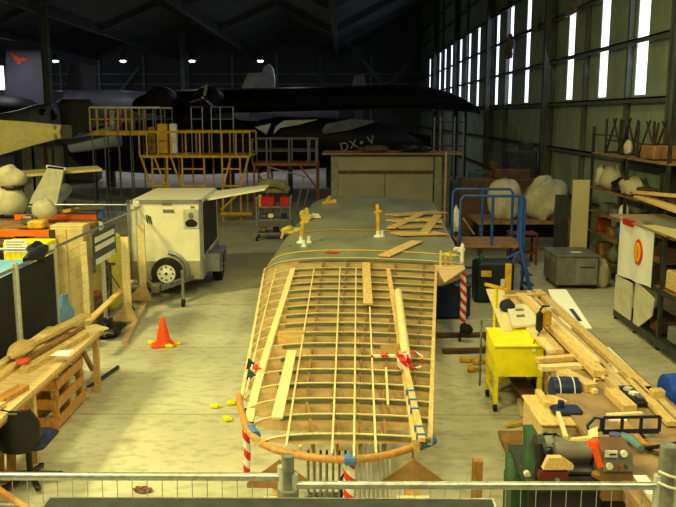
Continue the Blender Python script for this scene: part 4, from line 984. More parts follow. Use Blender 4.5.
q = onwing(291,231,.06); one('draped_rag', MB().blob(q, (.2,.1,.09), .3, 12, 14, 8).beam(q+Vector((-.15,0,0)), (q.x-.2,q.y,q.z-.15), .1, .05), mat('straw_cloth', (206,184,104), .9), 'straw coloured rag hanging off the wing leading edge near the trolley', 'rag')
# beige partition box behind the wing
yb_ = 25.5
t = thing('partition_crate', 'large beige panelled crate with posts and a thin top board behind the wing', 'crate', (D(388,196,yb_).x, yb_+1, 0))
x0, x1 = D(338,170,yb_).x, D(433,170,yb_).x; zt2 = D(388,153,yb_).z
beige = mat('beige_panel', (152,144,122), .7, vary=.08, scale=1)
xm_ = D(385,170,yb_).x
MB().bb(x0, xm_-.01, yb_, yb_+.05, .1, zt2-.65).put('front_panel', beige, t); MB().bb(xm_+.01, x1, yb_, yb_+.05, .1, zt2-.65).put('front_panel', beige, t)
MB().bb(x0, x1, yb_, yb_+.05, zt2-.55, zt2-.1).put('upper_panel', beige, t)
MB().bb(x0-.05, x1+.05, yb_-.02, yb_+.06, zt2-.66, zt2-.55).put('cross_rail', darkw, t)
for a in (x0-.22, x1+.05): MB().bb(a, a+.22, yb_-.03, yb_+.2, 0, zt2-.05).put('post', mat('grey_green_post', (136,140,112), .6), t)
MB().bb(x0-.5, D(462,153,yb_).x, yb_-.2, yb_+1.8, zt2-.05, zt2).put('top_board', brown, t)
MB().bb(x0-.2, x1+.2, yb_+1.7, yb_+1.75, 0, zt2-.05).put('back_panel', beige, t)
q = D(446,160,yb_-.3); one('yellow_pole', MB().cyl((q.x,yb_-.3,0),(q.x,yb_-.3,D(446,152,yb_-.3).z),.03), ysafe, 'slim yellow pole standing right of the beige crate', 'pole')
for i, px in enumerate((374, 415)):
    q = D(px, 149, yb_+.5); one('dark_bundle', MB().blob((q.x,yb_+.5,zt2+.1),(.5,.3,.13),.2,i+3,14,8,squash=-.75), [darkw, black][i], ['brown bundle on the top board of the beige crate','black bundle on the top board of the beige crate'][i], 'bundle')

# ================================================================= RIGHT SIDE
# blue mobile steps
t = thing('mobile_steps', 'blue tubular mobile steps with a wooden deck, right of the wing', 'steps', (3.2, 16.9, 0))
ya, yb2 = 16.3, 17.5; zt3 = 1.0; x0, x1 = D(460,230,16.3).x, D(524,230,16.3).x; xk0, xk1 = x0-.0, x1
def bt(pts, r=.03, name='tube', m=blue): return MB().tube(pts, r, 8).put(name, m, t, True)
MB().bb(x0, x1, ya, yb2, zt3-.05, zt3).put('deck', brown, t)
for y, za in ((ya, 2.02), (yb2, 2.05)):
    bt([(x0,y,zt3-.3),(x0,y,za-.08),(x0+.06,y,za),(x1-.06,y,za),(x1,y,za-.08),(x1,y,zt3-.3)], name='guard_rail')
    bt([((x0+x1)/2,y,zt3),((x0+x1)/2,y,za)], name='rail_post')
for x in (x0, x1):
    for y in (ya, yb2): bt([(x,y,.1),(x,y,zt3)], .032, 'leg'); MB().lathe((x,y,.08),[(.08,-.025),(.08,.025)],14,'X').put('caster', rubber, t, True)
bt([(x1-.06,ya,2.0),(x1-.06,ya,zt3),(x1+.12,ya-.3,.05)], .04, 'stringer'); bt([(x1+.0,ya+.5,2.0),(x1+.0,ya+.5,zt3),(x1+.2,ya+.1,.05)], .04, 'stringer'); bt([(x1-.5,ya,.2),(x1-.05,ya,zt3-.1)], .025, 'brace')
for i in range(4): MB().bb(x1-.1+i*.04, x1+.08+.04*i, ya-.08-i*.06, ya+.3-i*.06, .8-i*.2, .82-i*.2).put('tread', blued, t)
bt([(x0,ya,.25),(x1,ya,zt3-.1)], .025, 'brace'); bt([(x0,yb2,.3),(x1,yb2,.3)], .025, 'brace')
t = thing('compressor', 'dark teal machine with pale labels under the blue steps', 'machine', (2.95, 15.6, 0))
c = D(494,265,15.5); MB().rbox((c.x,15.6,.42),(.75,.55,.8),.05).put('body', mat('dark_teal', (18,34,44), .5, vary=.2), t)
MB().box((c.x-.18,15.31,.6),(.2,.02,.12)).put('label', ysafe, t); MB().box((c.x+.18,15.31,.42),(.15,.02,.15)).put('label', white, t); MB().cyl((c.x-.25,15.5,.8),(c.x-.25,15.5,.95),.05).put('cap', teal, t)
p = D(508,280,13.0); plank((p.x,13.0,0),(p.x,13.0,D(508,264,13).z),.09,.09,'orange upright post rising behind the far end of the right bench', ysafe, 'timber_post', None, 'post')
q = D(456,222,18.6); one('white_cover', MB().blob(q, (.13,.12,.36), .15, 9, 14, 10), cloth, 'white cloth draped on the near left corner of the blue steps', 'cloth', None, True)
one('cover_stand', MB().cyl((q.x,18.6,0),(q.x,18.6,q.z-.2),.03), dsteel, 'thin stand beneath the white draped cloth', 'stand')
q = D(470,225,16.25); plank(D(463,218,16.2), D(474,234,16.2), .07, .03, 'short pale board leaning on the blue guard rail', brown)
# bags on long dark table
t = thing('long_table', 'long dark table against the back right, carrying two covered humps', 'table', (5.0, 21.3, 0))
MB().bb(3.5, 6.3, 20.6, 22.2, .85, .92).put('tabletop', brown, t); MB().bb(3.6, 6.2, 22.0, 22.1, .3, .85).put('back_panel', black, t)
for x in (3.6, 6.2):
    for y in (20.7, 22.1): MB().bb(x-.05,x+.05,y-.05,y+.05,0,.85).put('leg', darkw, t)
q = D(505,208,21.2); one('covered_hump', MB().blob((q.x,21.3,1.4), (.46,.45,.56), .07, 31, 22, 14, squash=-.85, pw=.6), bagm, 'pale plastic covered hump behind the blue steps', 'cover', None, True)
q = D(546,208,21.2); one('covered_hump', MB().blob((q.x,21.3,1.42), (.58,.5,.6), .1, 33, 22, 14, squash=-.85, pw=.75), bagm, 'larger plastic covered hump left of the tall beige panel', 'cover', None, True)
t = thing('red_rack', 'rusty red frame rack on the floor under the covered humps', 'rack', (4.6, 19.6, 0))
for x in (4.15, 4.75):
    for y in (19.4, 19.9): MB().bb(x-.025,x+.025,y-.025,y+.025,0,.8).put('post', mat('rust_red', (110,44,34), .6), t)
for z in (.3, .78): MB().bb(4.12,4.78,19.38,19.92,z-.03,z).put('shelf', MATS['rust_red'], t)
one('rack_tin', MB().rbox((4.45,19.6,.45),(.3,.3,.26),.03), steel, 'grey tin in the rusty red rack', 'tin')
# dark machinery behind table
for i, (px, py, Y, sx, sz, c) in enumerate(((488,170,27,.8,.5,darkw),(520,150,27,1.0,.9,dsteel),(470,180,26,1.2,1.6,teal),(505,178,24.5,2.8,.25,darkw))):
    q = D(px,py,Y); one('dark_machinery', MB().rbox((q.x,Y,q.z/2),(sx,.8,q.z),.05).rbox((q.x+.2,Y,q.z+.12),(sx*.4,.4,.3),.04), c, ['brown cabinet far right beyond the covered humps','grey machine column far right by the wall','teal machine behind the blue steps, far','low dark cabinet just beyond the covered humps'][i], 'machine')
t = thing('metal_shelving', 'thin grey metal shelf frame standing far right near the black wing tip', 'shelf', D(445,170,31))
for px in (434,440,454,463): q = D(px,150,31); MB().bb(q.x-.03,q.x+.03,31,31.06,0,D(px,117,31).z).put('post', galvd, t)
for py in (122,134,146): a, b = D(434,py,31), D(463,py,31); MB().bb(a.x,b.x,31,31.6,a.z-.02,a.z+.02).put('shelf', dsteel, t)
# tall beige panel, grey cabinet
x0, x1 = D(571.5,220,17.9).x, D(588,220,17.9).x; zt4 = D(580,180,17.9).z
one('tall_board', MB().bb(x0, x1, 17.9, 17.96, 0, zt4), mat('beige_board', (200,186,146), .7, vary=.06, scale=1), 'tall narrow beige board standing upright behind the grey cabinet', 'board')
one('dark_board', MB().bb(x0-.32, x0-.02, 18.1, 18.16, 0, zt4-.35), dsteel, 'dark board standing left of the tall beige board', 'board')
t = thing('drawer_cabinet', 'low grey metal cabinet on castors by the tall beige board', 'cabinet', (4.85, 17.1, 0))
xa, xb = D(556,285,16.6).x, D(598,285,16.6).x
MB().rbox(((xa+xb)/2,17.15,.4),(xb-xa,1.1,.62),.02).put('body', greyp, t)
MB().rbox(((xa+xb)/2,17.15,.72),(xb-xa+.04,1.14,.03),.008).put('lid', greyp, t); xm2 = xa+(xb-xa)*.42
MB().rbox(((xm2+xb)/2,16.585,.4),(xb-xm2-.06,.02,.54),.006).put('door', mat('cabinet_light', (124,128,120), .5, vary=.1), t)
MB().bb(xm2+.1,xm2+.4,16.56,16.575,.48,.5).put('handle', dsteel, t)
for x in (xa+.08, xb-.08):
    for y in (16.7, 17.6): MB().lathe((x,y,.045),[(.045,-.02),(.045,.02)],12,'X').put('caster', rubber, t, True)
one('paper_slip', MB().bb(xa+.4,xa+.62,16.95,17.07,.737,.742), paper, 'white slip lying on the grey cabinet', 'paper')
# back rack (wall side)
RX = 5.9
t = thing('storage_rack', 'tall dark storage rack with wooden shelves against the right wall', 'shelf', (6.3, 17, 0))
zs_ = (2.78, 1.98, 1.42, .95, .4)
for z in zs_: MB().bb(RX, 6.72, 14.6, 19.2, z-.04, z).put('shelf', brown, t)
for y in (14.65, 16.8, 19.15):
    for x in (RX+.03, 6.7): MB().bb(x-.03,x+.03,y-.03,y+.03,0,3.38 if (y > 19 or y < 15) else 2.8).put('post', dsteel, t)
MB().beam((RX,19.1,3.2),(RX,17.5,3.2),.03,.03).put('top_rail', dsteel, t)
rustd = mat('dark_rust', (58,48,46), .8)
def engine_stand(x, y, z, label, s=1.0):
    q = thing('tube_stand', label, 'stand', (x, y, z))
    for dx in (-.16, .16):
        MB().tube([(x+dx,y-.55*s,z+.02),(x+dx,y+.1,z+.78*s)], .024, 6).put('tube', rustd, q); MB().tube([(x+dx,y+.5*s,z+.02),(x+dx,y-.1,z+.8*s)], .024, 6).put('tube', rustd, q)
        MB().tube([(x+dx,y-.5*s,z+.3*s),(x+dx,y+.5*s,z+.3*s)], .02, 6).put('tube', rustd, q); MB().tube([(x+dx,y+.55*s,z+.02),(x+dx,y+.55*s,z+.78*s)], .028, 6).put('tube', rustd, q)
        MB().tube([(x+dx,y-.3,z+.02),(x+dx,y-.55*s,z+.76*s)], .024, 6).put('tube', rustd, q)
    for y_ in (y-.5*s, y+.55*s): MB().tube([(x-.18,y_,z+.02),(x+.18,y_,z+.02)], .024, 6).put('tube', rustd, q)
    return q
engine_stand(6.25, 18.2, 2.78, 'dark tube frame on the top rack shelf, left one')
engine_stand(6.25, 16.2, 2.78, 'dark tube frame jumble on the top rack shelf, right one', .95)
q = X_(627,150,6.05); one('grey_pad', MB().blob((6.05,17.15,2.95),(.08,.16,.18),.1,3,12,8), cream, 'pale round pad between the tube frames on the top rack shelf', 'pad')
q=one('brown_carton', MB().rbox((6.2,15.8,2.93),(.5,.7,.26),.02), brown, 'brown carton under the right tube frame jumble', 'box')
spec = [(18.2,1.98,.35,.4,.34,bagm,'white sack',1),(17.6,1.98,.3,.35,.2,black,'black bag',1),(16.9,1.98,.35,.45,.26,bagm,'crumpled pale sheet',1),(16.2,1.98,.3,.4,.22,darkw,'dark brown carton',0),(18.9,1.98,.2,.25,.3,cream,'cream bag',1),
 (16.1,1.42,.3,.3,.24,blued,'blue lidded tub',1),(16.6,1.42,.2,.2,.2,red,'red box',0),(18.5,1.42,.3,.36,.22,greyp,'grey green box',0),(17.8,1.42,.3,.3,.16,greyp,'grey tin',0),
 (18.8,.95,.3,.3,.3,mat('orange_crate', (196,96,40), .6),'orange crate',0),(17.3,1.42,.18,.2,.26,white,'white jug',1),(17.9,.95,.3,.3,.2,brown,'brown box',0),
 (16.9,.95,.4,.6,.34,mat('bright_blue_bag', (36,90,200), .6),'bright blue bag',1),(17.6,.4,.34,.4,.3,greyp,'grey bag',1),(16.7,.4,.3,.4,.3,ysafe,'yellow bag',1),(18.6,.4,.3,.4,.3,brown,'brown crate',0)]
sn = {1.98:'second shelf from the top',1.42:'third shelf from the top',.95:'fourth shelf from the top',.4:'bottom shelf'}
for i, (y, z, sx, sy, sz, c, l, bl) in enumerate(spec):
    k5 = 1.35 if z == 1.98 else 1.1
    mb = MB().blob((6.12,y,z+sz*.5*k5),(sx*.6*k5,sy*.6*k5,sz*.62*k5),.2,i,14,10,squash=-.78) if bl else MB().rbox((6.15,y,z+sz/2+.002),(sx,sy,sz),.02)
    one('shelf_'+('bag' if bl else 'box'), mb, c, '%s on the %s of the tall rack' % (l, sn[z]), 'bag' if bl else 'box', None, bool(bl))
# bundle in front of rack on floor
q = G(598,290,0); one('wrapped_roll', MB().blob((q.x+.1,q.y+.3,.3),(.22,.22,.34),.12,4,14,10,squash=-.85), bagm, 'grey plastic wrapped roll on the floor right of the grey cabinet', 'roll', None, True)
# long pale timbers resting out from rack
plank((5.8,15.9,2.14),(5.65,11.6,2.42),.08,.06,'straight yellow timber sticking out of the rack towards the camera, upper', pine)
plank((5.8,15.6,2.08),(5.35,11.6,2.12),.26,.04,'wide yellowish board sticking out of the rack towards the camera, lower', pine)
# front shelf with banner
SX = 4.93
t = thing('workshop_shelving', 'dark steel shelving with board covered top along the right aisle', 'shelf', (5.4, 12, 0))
for y in (14.15, 13.2, 12.2, 10.6, 9.2):
    for x in (SX+.03, 5.75): MB().bb(x-.03,x+.03,y-.03,y+.03,0,1.84).put('post', dsteel, t)
for z in (.2, .98, 1.84): MB().bb(SX, 5.78, 9.1, 14.2, z-.04, z).put('shelf', dsteel if z < .9 else brown, t)
MB().bb(SX-.01, SX+.02, 9.1, 14.2, .06, .2).put('kick_rail', dsteel, t); MB().bb(SX-.01, SX+.02, 9.1, 14.2, .9, .98).put('front_rail', dsteel, t)
one('top_board', MB().bb(SX-.08, 5.85, 11.9, 14.5, 1.843, 1.87), mat('dull_board', (150,132,96), .7, vary=.1), 'brown plywood sheet on top of the right shelving', 'board')
one('top_board', MB().prism([(SX-.1,9.6,1.875),(SX-.08,12.9,1.875),(5.5,12.9,1.875),(5.8,9.6,1.875)], (0,0,.02)), crw, 'cream sheet overlapping the near end of the right shelving top', 'board')
one('top_board', MB().box((5.4,12.6,1.91),(.5,1.4,.03),.3), greyp, 'grey panel lying askew on the right shelving top', 'board')
one('red_clip', MB().bb(SX-.1,SX-.03,13.35,13.75,1.8,1.9), red, 'red clamp holding the white banner to the shelf edge', 'clamp')
# banner with scallop shell emblem
ban = thing('banner', 'white hanging cloth banner with a red and yellow scallop shell emblem', 'banner', (SX-.05, 13.2, .85))
rows = []
for i in range(13):
    y = 13.98-i*1.55/12; zt5 = 1.88-.05*(i/12); zb5 = .86+.09*(i/12); x = SX-.05-.018*math.sin(i*1.05)
    rows.append([Vector((x+.0*(k_), y, zt5+(zb5-zt5)*k_/5)) for k_ in range(6)])
MB().shell(rows, (-.006,0,0)).put('cloth', mat('banner_white', (236,236,236), .8, vary=.03, scale=3), ban, True)
cyb, czb = X_(638,252,SX-.08).y, X_(638,252,SX-.08).z
def pecten(sc, x, scz=1.25):
    pts = []
    for k_ in range(25):
        a = math.radians(-38+k_*(256/24)); r = 1+.05*abs(math.sin(k_*math.pi/3.4)); pts.append(Vector((x, cyb-math.cos(a)*r*sc, czb+math.sin(a)*r*sc*scz)))
    pts += [Vector((x, cyb+.42*sc, czb-1.02*sc*scz)), Vector((x, cyb-.42*sc, czb-1.02*sc*scz))]
    return pts
o = MB().prism(pecten(.165, SX-.082), (-.004,0,0)).put('shell_emblem_border', mat('emblem_shell_red', (226,52,20), .6, vary=0), ban)
MB().prism(pecten(.125, SX-.087), (-.004,0,0)).put('shell_emblem_fill', mat('emblem_yellow', (250,190,20), .6, vary=0), o)
q_ = MB()
for k_ in range(-3, 4): a = math.radians(90+k_*22); q_.beam((SX-.092, cyb, czb-.12), (SX-.092, cyb-math.cos(a)*.09, czb+math.sin(a)*.11), .002, .004)
q_.put('shell_emblem_rays', MATS['emblem_shell_red'], o)
# leaning boards below banner
one('leaning_sheet', MB().bb(SX-.045,SX-.02,13.27,14.08,.2,.84), cream, 'pale board with faint marks leaning under the banner, left one', 'board')
one('leaning_sheet', MB().prism([(SX-.045,13.12,.2),(SX-.045,13.12,.92),(SX-.045,12.28,.8),(SX-.045,12.35,.5),(SX-.045,12.85,.2)], (.02,0,0)), cream, 'pale sheet with a curved edge under the banner, right one', 'board')
for i, (y, z, c, sx, sz, l) in enumerate(((12.5,.22,darkw,.3,.2,'dark block on the bottom shelf under the curved sheet'),(11.7,.22,greyp,.4,.24,'grey metal box on the bottom right shelf'),(11.1,.22,brown,.4,.2,'brown box on the bottom right shelf'),(11.9,1.0,pine,.4,.3,'light wooden box on the middle right shelf, left'),(11.0,1.0,redw,.45,.34,'large wooden box on the middle right shelf, right'),(11.4,1.32,blued,.2,.12,'small dark blue item on the wooden boxes of the right shelf'))):
    one('shelf_box', MB().rbox((5.25,y,z+sz/2),(.5,sx*1.4,sz),.02), c, l, 'box')

# ---------------------------------------------------------------- right workbench
BX0, BX1 = 2.16, 3.2; BZ = .9
t = thing('workbench', 'long wooden workbench on the right, covered with boards and tools', 'workbench', (2.7, 9, 0))
MB().prism([(2.12,5.3,BZ-.05),(3.2,5.3,BZ-.05),(3.2,12.45,BZ-.05),(2.5,12.45,BZ-.05),(2.45,9.4,BZ-.05),(2.12,7.6,BZ-.05)], (0,0,.05)).put('tabletop', plyg, t)
MB().bb(2.14,2.18,5.4,7.6,BZ-.15,BZ-.05).put('apron', brown, t)
for y in (5.5, 7.5, 9.6, 12.3):
    for x in (2.25 if y < 9 else 2.55, 3.12): MB().bb(x-.05,x+.05,y-.05,y+.05,0,BZ-.05).put('leg', ply, t)
MB().bb(2.2,3.15,5.4,12.4,.2,.23).put('lower_shelf', darkw, t)
MB().bb(2.16,3.0,5.36,5.39,.05,.72).put('front_cover', mat('black_navy', (28,32,40), .6), t)
def bpl(a, b, wd, th, lab, m, z=0):  # plank along two bench points given in picture pixels
    A, B = G(*a, BZ+z+th/2+.004), G(*b, BZ+z+th/2+.004)
    return plank(A, B, wd, th, lab, m)
def sheet(pts, z, th, m, lab, name='board'):
    return one(name, MB().prism([G(x,y,BZ+z) for x, y in pts], (0,0,th)), m, lab, 'board')
sheet([(548,290),(566,290),(592,329),(563,329)], .004, .012, paper, 'white sheet at the far right edge of the right workbench')
sheet([(597,348),(609,348),(634,372),(616,373)], .004, .012, paper, 'white sheet at the middle right edge of the right workbench')
sheet([(569,309),(573,309),(582,321),(578,321)], .02, .004, dsteel, 'dark strip lying on the far white sheet')
sheet([(486,290),(504,290),(512,332),(502,332)], .004, .02, pale, 'pale triangular board at the far left corner of the right workbench')
sheet([(507,308),(528,305),(540,326),(512,328)], .05, .03, mat('white_block', (228,224,200), .6, vary=.05), 'white panel with two slots behind the yellow cabinet')
for i, (a, b) in enumerate((((515,309),(523,308.5)),((516,315),(524,314.5)))): sheet([a,b,(b[0]+1,b[1]+2),(a[0]+1,a[1]+2)], .085, .003, brown, ['farther','nearer'][i]+' brown slot in the white panel')
bpl((537,291),(657,400), .12, .06, 'long thick beam along the right edge of the right workbench', pine, .0)
bpl((528,292),(638,398), .06, .05, 'second long batten beside the thick edge beam on the right workbench', ply, .0)
bpl((520,295),(600,374), .14, .07, 'broad yellow beam in the middle of the right workbench', pine, .03)
bpl((528,297),(598,362), .06, .03, 'narrow pale lath lying over the broad middle beam', pale, .1)
bpl((513,300),(560,352), .09, .05, 'long batten left of the broad middle beam', pine, .0)
bpl((505,297),(545,294), .12, .04, 'short board lying crosswise at the far end of the right workbench', pine, .05)
bpl((525,322),(556,352), .16, .04, 'wide pale offcut behind the yellow cabinet on the right workbench', pale, .0)
bpl((537,360),(575,357), .1, .05, 'crosswise offcut between the yellow cabinet and the beams, upper', pine, .0)
bpl((540,368),(580,366), .11, .05, 'crosswise offcut between the yellow cabinet and the beams, lower', pale, .0)
bpl((562,373),(592,388), .14, .08, 'stubby honey block with pointed end on the right workbench', pine, .0)
bpl((576,380),(596,392), .05, .04, 'small pale stick in front of the stubby honey block', pale, .0)
bpl((602,370),(620,390), .1, .05, 'short plank in the middle of the right workbench', ply, .0)
bpl((611,391),(630,409), .13, .07, 'rounded yellow block beside the black tray on the right workbench', pine, .0)
bpl((630,380),(672,424), .09, .04, 'batten right of the black tray on the right workbench', pine, .02)
bpl((648,388),(690,430), .07, .04, 'outermost batten at the near right edge of the right workbench', ply, .02)
bpl((607,415),(642,413), .05, .02, 'thin pale strip lying crosswise behind the hacksaw', pale, .02)
bpl((608,418),(626,419), .12, .02, 'white offcut behind the hacksaw', paper, .0)
bpl((622,424),(642,447), .1, .05, 'tilted ochre block in front of the hacksaw', redw, .0)
bpl((582,362),(606,378), .07, .03, 'pale splintered offcut among the shavings of the right workbench', pale, .02)
rg = random.Random(11)
sh = MB()
for _ in range(34):
    q = G(rg.uniform(582,612), rg.uniform(360,386), BZ+.015); a = rg.uniform(0,3.1); v = Vector((math.cos(a),math.sin(a),rg.uniform(0,.3)))*rg.uniform(.02,.07); sh.beam(q-v*.5, q+v, .02, .004)
o = one('wood_shavings', sh, pale, 'pale wood shavings scattered in the middle of the right workbench', 'shavings'); o['kind'] = 'stuff'
t = thing('parts_tray', 'black tray with small pale parts on the right workbench', 'tray', G(634,395,BZ))
ct = G(634,396,BZ+.03); MB().rbox(ct, (.16,.5,.05), .01, .05).put('tray', black, t)
for i in range(3): MB().box(ct+Vector((.0-.01*i,-.15+i*.13,.035)), (.07,.07,.03), .4*i).put('part', [steel, white, cream][i], t)
one('small_block', MB().rbox(G(657,396,BZ+.07), (.13,.1,.14), .01), pine, 'upright pale block near the right edge of the right workbench', 'block')
# hacksaw
t = thing('hacksaw', 'large dark blue framed hacksaw lying on the near part of the right workbench', 'saw', G(628,432,.95))
z = .97; a, b = G(603,432,z), G(659,431,z); u = (b-a).normalized(); v = Vector((0,0,1))
bl = MB().beam(a, b, .01, .045).put('blade', blued, t)
MB().beam(a+v*.13, b+v*.13, .02, .022).beam(b, b+v*.13, .02, .03).beam(a, a+v*.13, .02, .02).put('frame', navy, t)
for f in (.33, .67): MB().beam(a+(b-a)*f, a+(b-a)*f+v*.14, .02, .03).put('frame_post', navy, t)
h0 = a-u*.02; MB().tube([h0+v*.02, h0-u*.1+v*.0, h0-u*.12+v*.06, h0-u*.06+v*.13, h0+v*.12, h0+v*.02], .014, 8).put('handle', blued, t, True)
MB().lathe((a.x+.3,a.y+.0,BZ), [(.06,0),(.06,.04)], 12).put('support_block', black, t)
# angle grinder / clamp
p0 = G(622,437,.95); t = thing('air_tool', 'grey blue hand power tool lying below the hacksaw', 'tool', p0)
MB().tube([p0, G(632,440,.96), G(641,449,.96)], .045, 12, r1=.03).put('body', mat('tool_blue', (92,128,142), .5), t, True); MB().tube([G(641,449,.95), G(655,447,.95), G(680,443,.95)], .018, 8).put('hose', black, t); MB().lathe(p0+Vector((-.06,0,-.02)), [(.05,0),(.05,.05)], 14).put('head', steel, t)
one('dark_brush', MB().tube([G(646,448,.93), G(662,456,.93)], .014, 6), black, 'thin black rod beside the hose on the right workbench', 'rod')
# orange handled tool
one('orange_clamp', MB().beam(D(594,446,5.66), D(600,466,5.66), .05, .04).blob(D(594,444,5.68), (.045,.04,.05), .2, 3, 10, 8), cone_o, 'bright orange clamp left of the control box', 'clamp')
t = thing('mallet', 'pale wooden handled hammer lying on the grinder', 'hammer', G(580,441,1.0)); MB().tube([G(571,441,1.02), G(590,439,1.02)], .03, 8).put('handle', pale, t); MB().prism([G(588,436,1.02),G(597,432,1.04),G(598,447,1.0),G(589,444,1.0)], (0,0,.05)).put('head', pale, t)
# control box
cb0 = D(602,478,5.75); t = thing('control_box', 'wooden control box with a grey dial panel at the near end of the right workbench', 'control box', (D(616,470,5.8).x, 5.85, BZ))
x0, x1 = D(602,465,5.75).x, D(633,465,5.75).x; zt6 = D(616,447,5.85).z
MB().prism([(x0,5.7,BZ-.15),(x0,5.78,zt6),(x0,6.0,zt6+.02),(x0,6.1,BZ-.15)], (x1-x0,0,0)).put('case', mat('dark_box_wood', (112,84,58), .65), t)
sl = (Vector((0,.08,zt6-BZ+.15))).normalized(); def_n = Vector((0,-1,.35)).normalized()
z_lo = D(616,472,5.72).z
MB().prism([(x0+.01,5.692+.08*(z_lo-BZ+.15)/(zt6-BZ+.15),z_lo),(x0+.01,5.772,zt6),(x1-.01,5.772,zt6),(x1-.01,5.692+.08*(z_lo-BZ+.15)/(zt6-BZ+.15),z_lo)], (0,-.012,0)).put('dial_panel', greyp, t)
for i, (px, py, r) in enumerate(((624.5,454.5,.026),(610,467,.026))): q = D(px,py,5.72); MB().lathe((q.x,5.735,q.z), [(r,-.012),(r,.012)], 16, 'Y').put('dial', white, t, True)
q = D(612,455,5.72); MB().box((q.x,5.74,q.z),(.09,.014,.05)).put('meter', white, t); MB().box((q.x+.01,5.73,q.z),(.05,.008,.01)).put('meter_needle', black, t)
for px in (620,626): q = D(px,467,5.72); MB().lathe((q.x,5.73,q.z), [(.012,-.02),(.012,.012)], 10, 'Y').put('knob', red if px < 623 else green, t)
# bench grinder group on green stand
gx, gy = 1.72, 5.95
t = thing('bench_grinder', 'grey bench grinder with a wooden tool rest left of the control box', 'grinder', (gx+.1, gy, .86))
MB().lathe((gx+.1,gy+.05,1.02), [(.04,-.16),(.075,-.14),(.08,0),(.075,.14),(.04,.16)], 20, 'X').put('motor', mat('mauve_grey', (120,114,112), .5), t, True)
MB().lathe((gx-.16,gy+.05,1.02), [(.02,-.03),(.13,-.03),(.13,.03),(.02,.03)], 22, 'X').put('grinding_wheel', dsteel, t, True)
MB().lathe((gx+.36,gy+.05,1.0), [(.02,-.04),(.13,-.04),(.13,.04),(.02,.04)], 22, 'X').put('grinding_wheel', greyp, t, True)
MB().rbox((gx+.1,gy+.05,.89),(.34,.24,.06),.02).put('base', dsteel, t)
q0 = D(552,465,5.75); MB().prism([D(543,470,5.72),D(549,458,5.72),D(562,458,5.72),D(574,466,5.72),D(573,470,5.72)], (0,.06,0)).put('tool_rest', pine, t)
MB().bb(q0.x-.1,q0.x+.12,5.72,5.78,.9,.97).put('rest_bracket', mat('maroon', (96,28,22), .5), t); MB().lathe((q0.x+.03,5.71,.92),[(.02,-.02),(.02,.02)],10,'Y').put('knob', steel, t)
MB().cyl((gx-.18,gy+.05,1.06),(gx+.4,gy+.05,1.06),.014).put('spindle', steel, t)
t = thing('grey_machine_guard', 'rounded grey machine hood behind the bench grinder', 'machine', D(550,440,6.3)); q = D(550,442,6.3)
MB().rbox((q.x-.03,6.2,q.z-.06),(.3,.28,.34),.08).put('hood', mat('hood_grey', (128,132,118), .5, vary=.1), t)
t = thing('grinder_bench', 'dark steel stand carrying the bench grinder and grey hood', 'stand', (1.75, 6.1, 0))
MB().bb(1.42,2.1,5.75,6.5,.8,.86).put('top', dsteel, t)
for x in (1.46,2.05):
    for y in (5.8,6.45): MB().bb(x-.025,x+.025,y-.025,y+.025,0,.8).put('leg', black, t)
MB().bb(1.45,2.06,5.8,5.83,.08,.78).put('front_cover', mat('black_navy', (28,32,40), .6), t)
one('wood_offcut', MB().blob((gx+.36,5.82,.9),(.16,.08,.05),.1,2,12,8,squash=-.6), brown, 'rounded brown offcut in front of the grinder, right side', 'offcut')
# green machine & bins
p = D(537,475,6.0); t = thing('green_machine', 'green machine column with a black handle left of the grinder', 'machine', (1.3, 6.1, 0))
MB().prism([D(527,432,6.2),D(537,432,6.2),D(546,482,5.9),D(527,482,5.9)], (0,.16,0)).put('column', green, t)
MB().prism([D(508,485,6.1),D(508,458,6.3),D(527,456,6.3),D(540,485,6.1)], (0,.12,0)).put('table', green, t)
MB().tube([D(538,444,5.9), D(541,460,5.85), D(538,476,5.85)], .035, 10).put('handle', black, t, True); MB().lathe(D(527,474,5.9), [(.025,-.02),(.025,.02)], 12, 'Y').put('knob', cream, t)
A = D(510,485,6.05); B = D(541,485,6.05); MB().bb(A.x,B.x,6.0,6.3,0,A.z+.02).put('pedestal', green, t)
one('brown_board', MB().prism([G(498,433,.02),G(528,433,.02),G(530,457,.02),G(507,457,.02)], (0,0,.03)), brown, 'dark brown board lying on the floor left of the green machine', 'board')
one('pale_board', MB().prism([G(517,401,.02),G(529,401,.02),G(532,417,.02),G(520,417,.02)], (0,0,.05)), pale, 'small pale board on the floor left of the plywood crate', 'board')
plank(G(506,426,.03), G(533,420,.05), .04, .03, 'thin yellow stick pointing left on the floor by the plywood crate, upper', ysafe)
plank(G(522,420,.03), G(535,430,.05), .05, .04, 'short yellow stick on the floor by the plywood crate, lower', pine)
# plywood crate
cz = .5; t = thing('plywood_crate', 'plywood crate with a boards and clutter on top, left of the right workbench', 'crate', (2.0, 7.1, 0))
c0 = D(541,430,6.95); c1 = D(577,430,6.95); ztc = D(550,425,6.95).z
MB().rbox(((c0.x+c1.x)/2, 7.3, ztc/2), (c1.x-c0.x, .75, ztc), .01).put('body', ply, t); MB().rbox(((c0.x+c1.x)/2, 7.3, ztc+.012), (c1.x-c0.x+.03, .78, .025), .006).put('lid', pine, t)
def ctop(px, py, dz=0): return G(px, py, ztc+.03+dz)
q = ctop(566,410,.03); one('blue_motor', MB().rbox(q, (.28,.18,.06), .02).cyl(q+Vector((-.05,0,.03)), q+Vector((-.05,0,.09)), .03), blued, 'dark blue clamp plate on top of the plywood crate', 'clamp')
plank(D(558,413,7.0), D(566,438,6.45), .035, .035, 'pale hammer handle leaning down from the crate top', pale, 'hammer', None, 'hammer')
t = thing('folded_board_pair', 'yellow board with upstand lying at the back left of the plywood crate', 'board', ctop(550,405)); 
MB().beam(ctop(538,392,.02), ctop(548,406,.02), .06, .06).put('upstand', pine, t); MB().beam(ctop(546,398,.02), ctop(560,404,.02), .22, .02).put('base_board', pine, t)
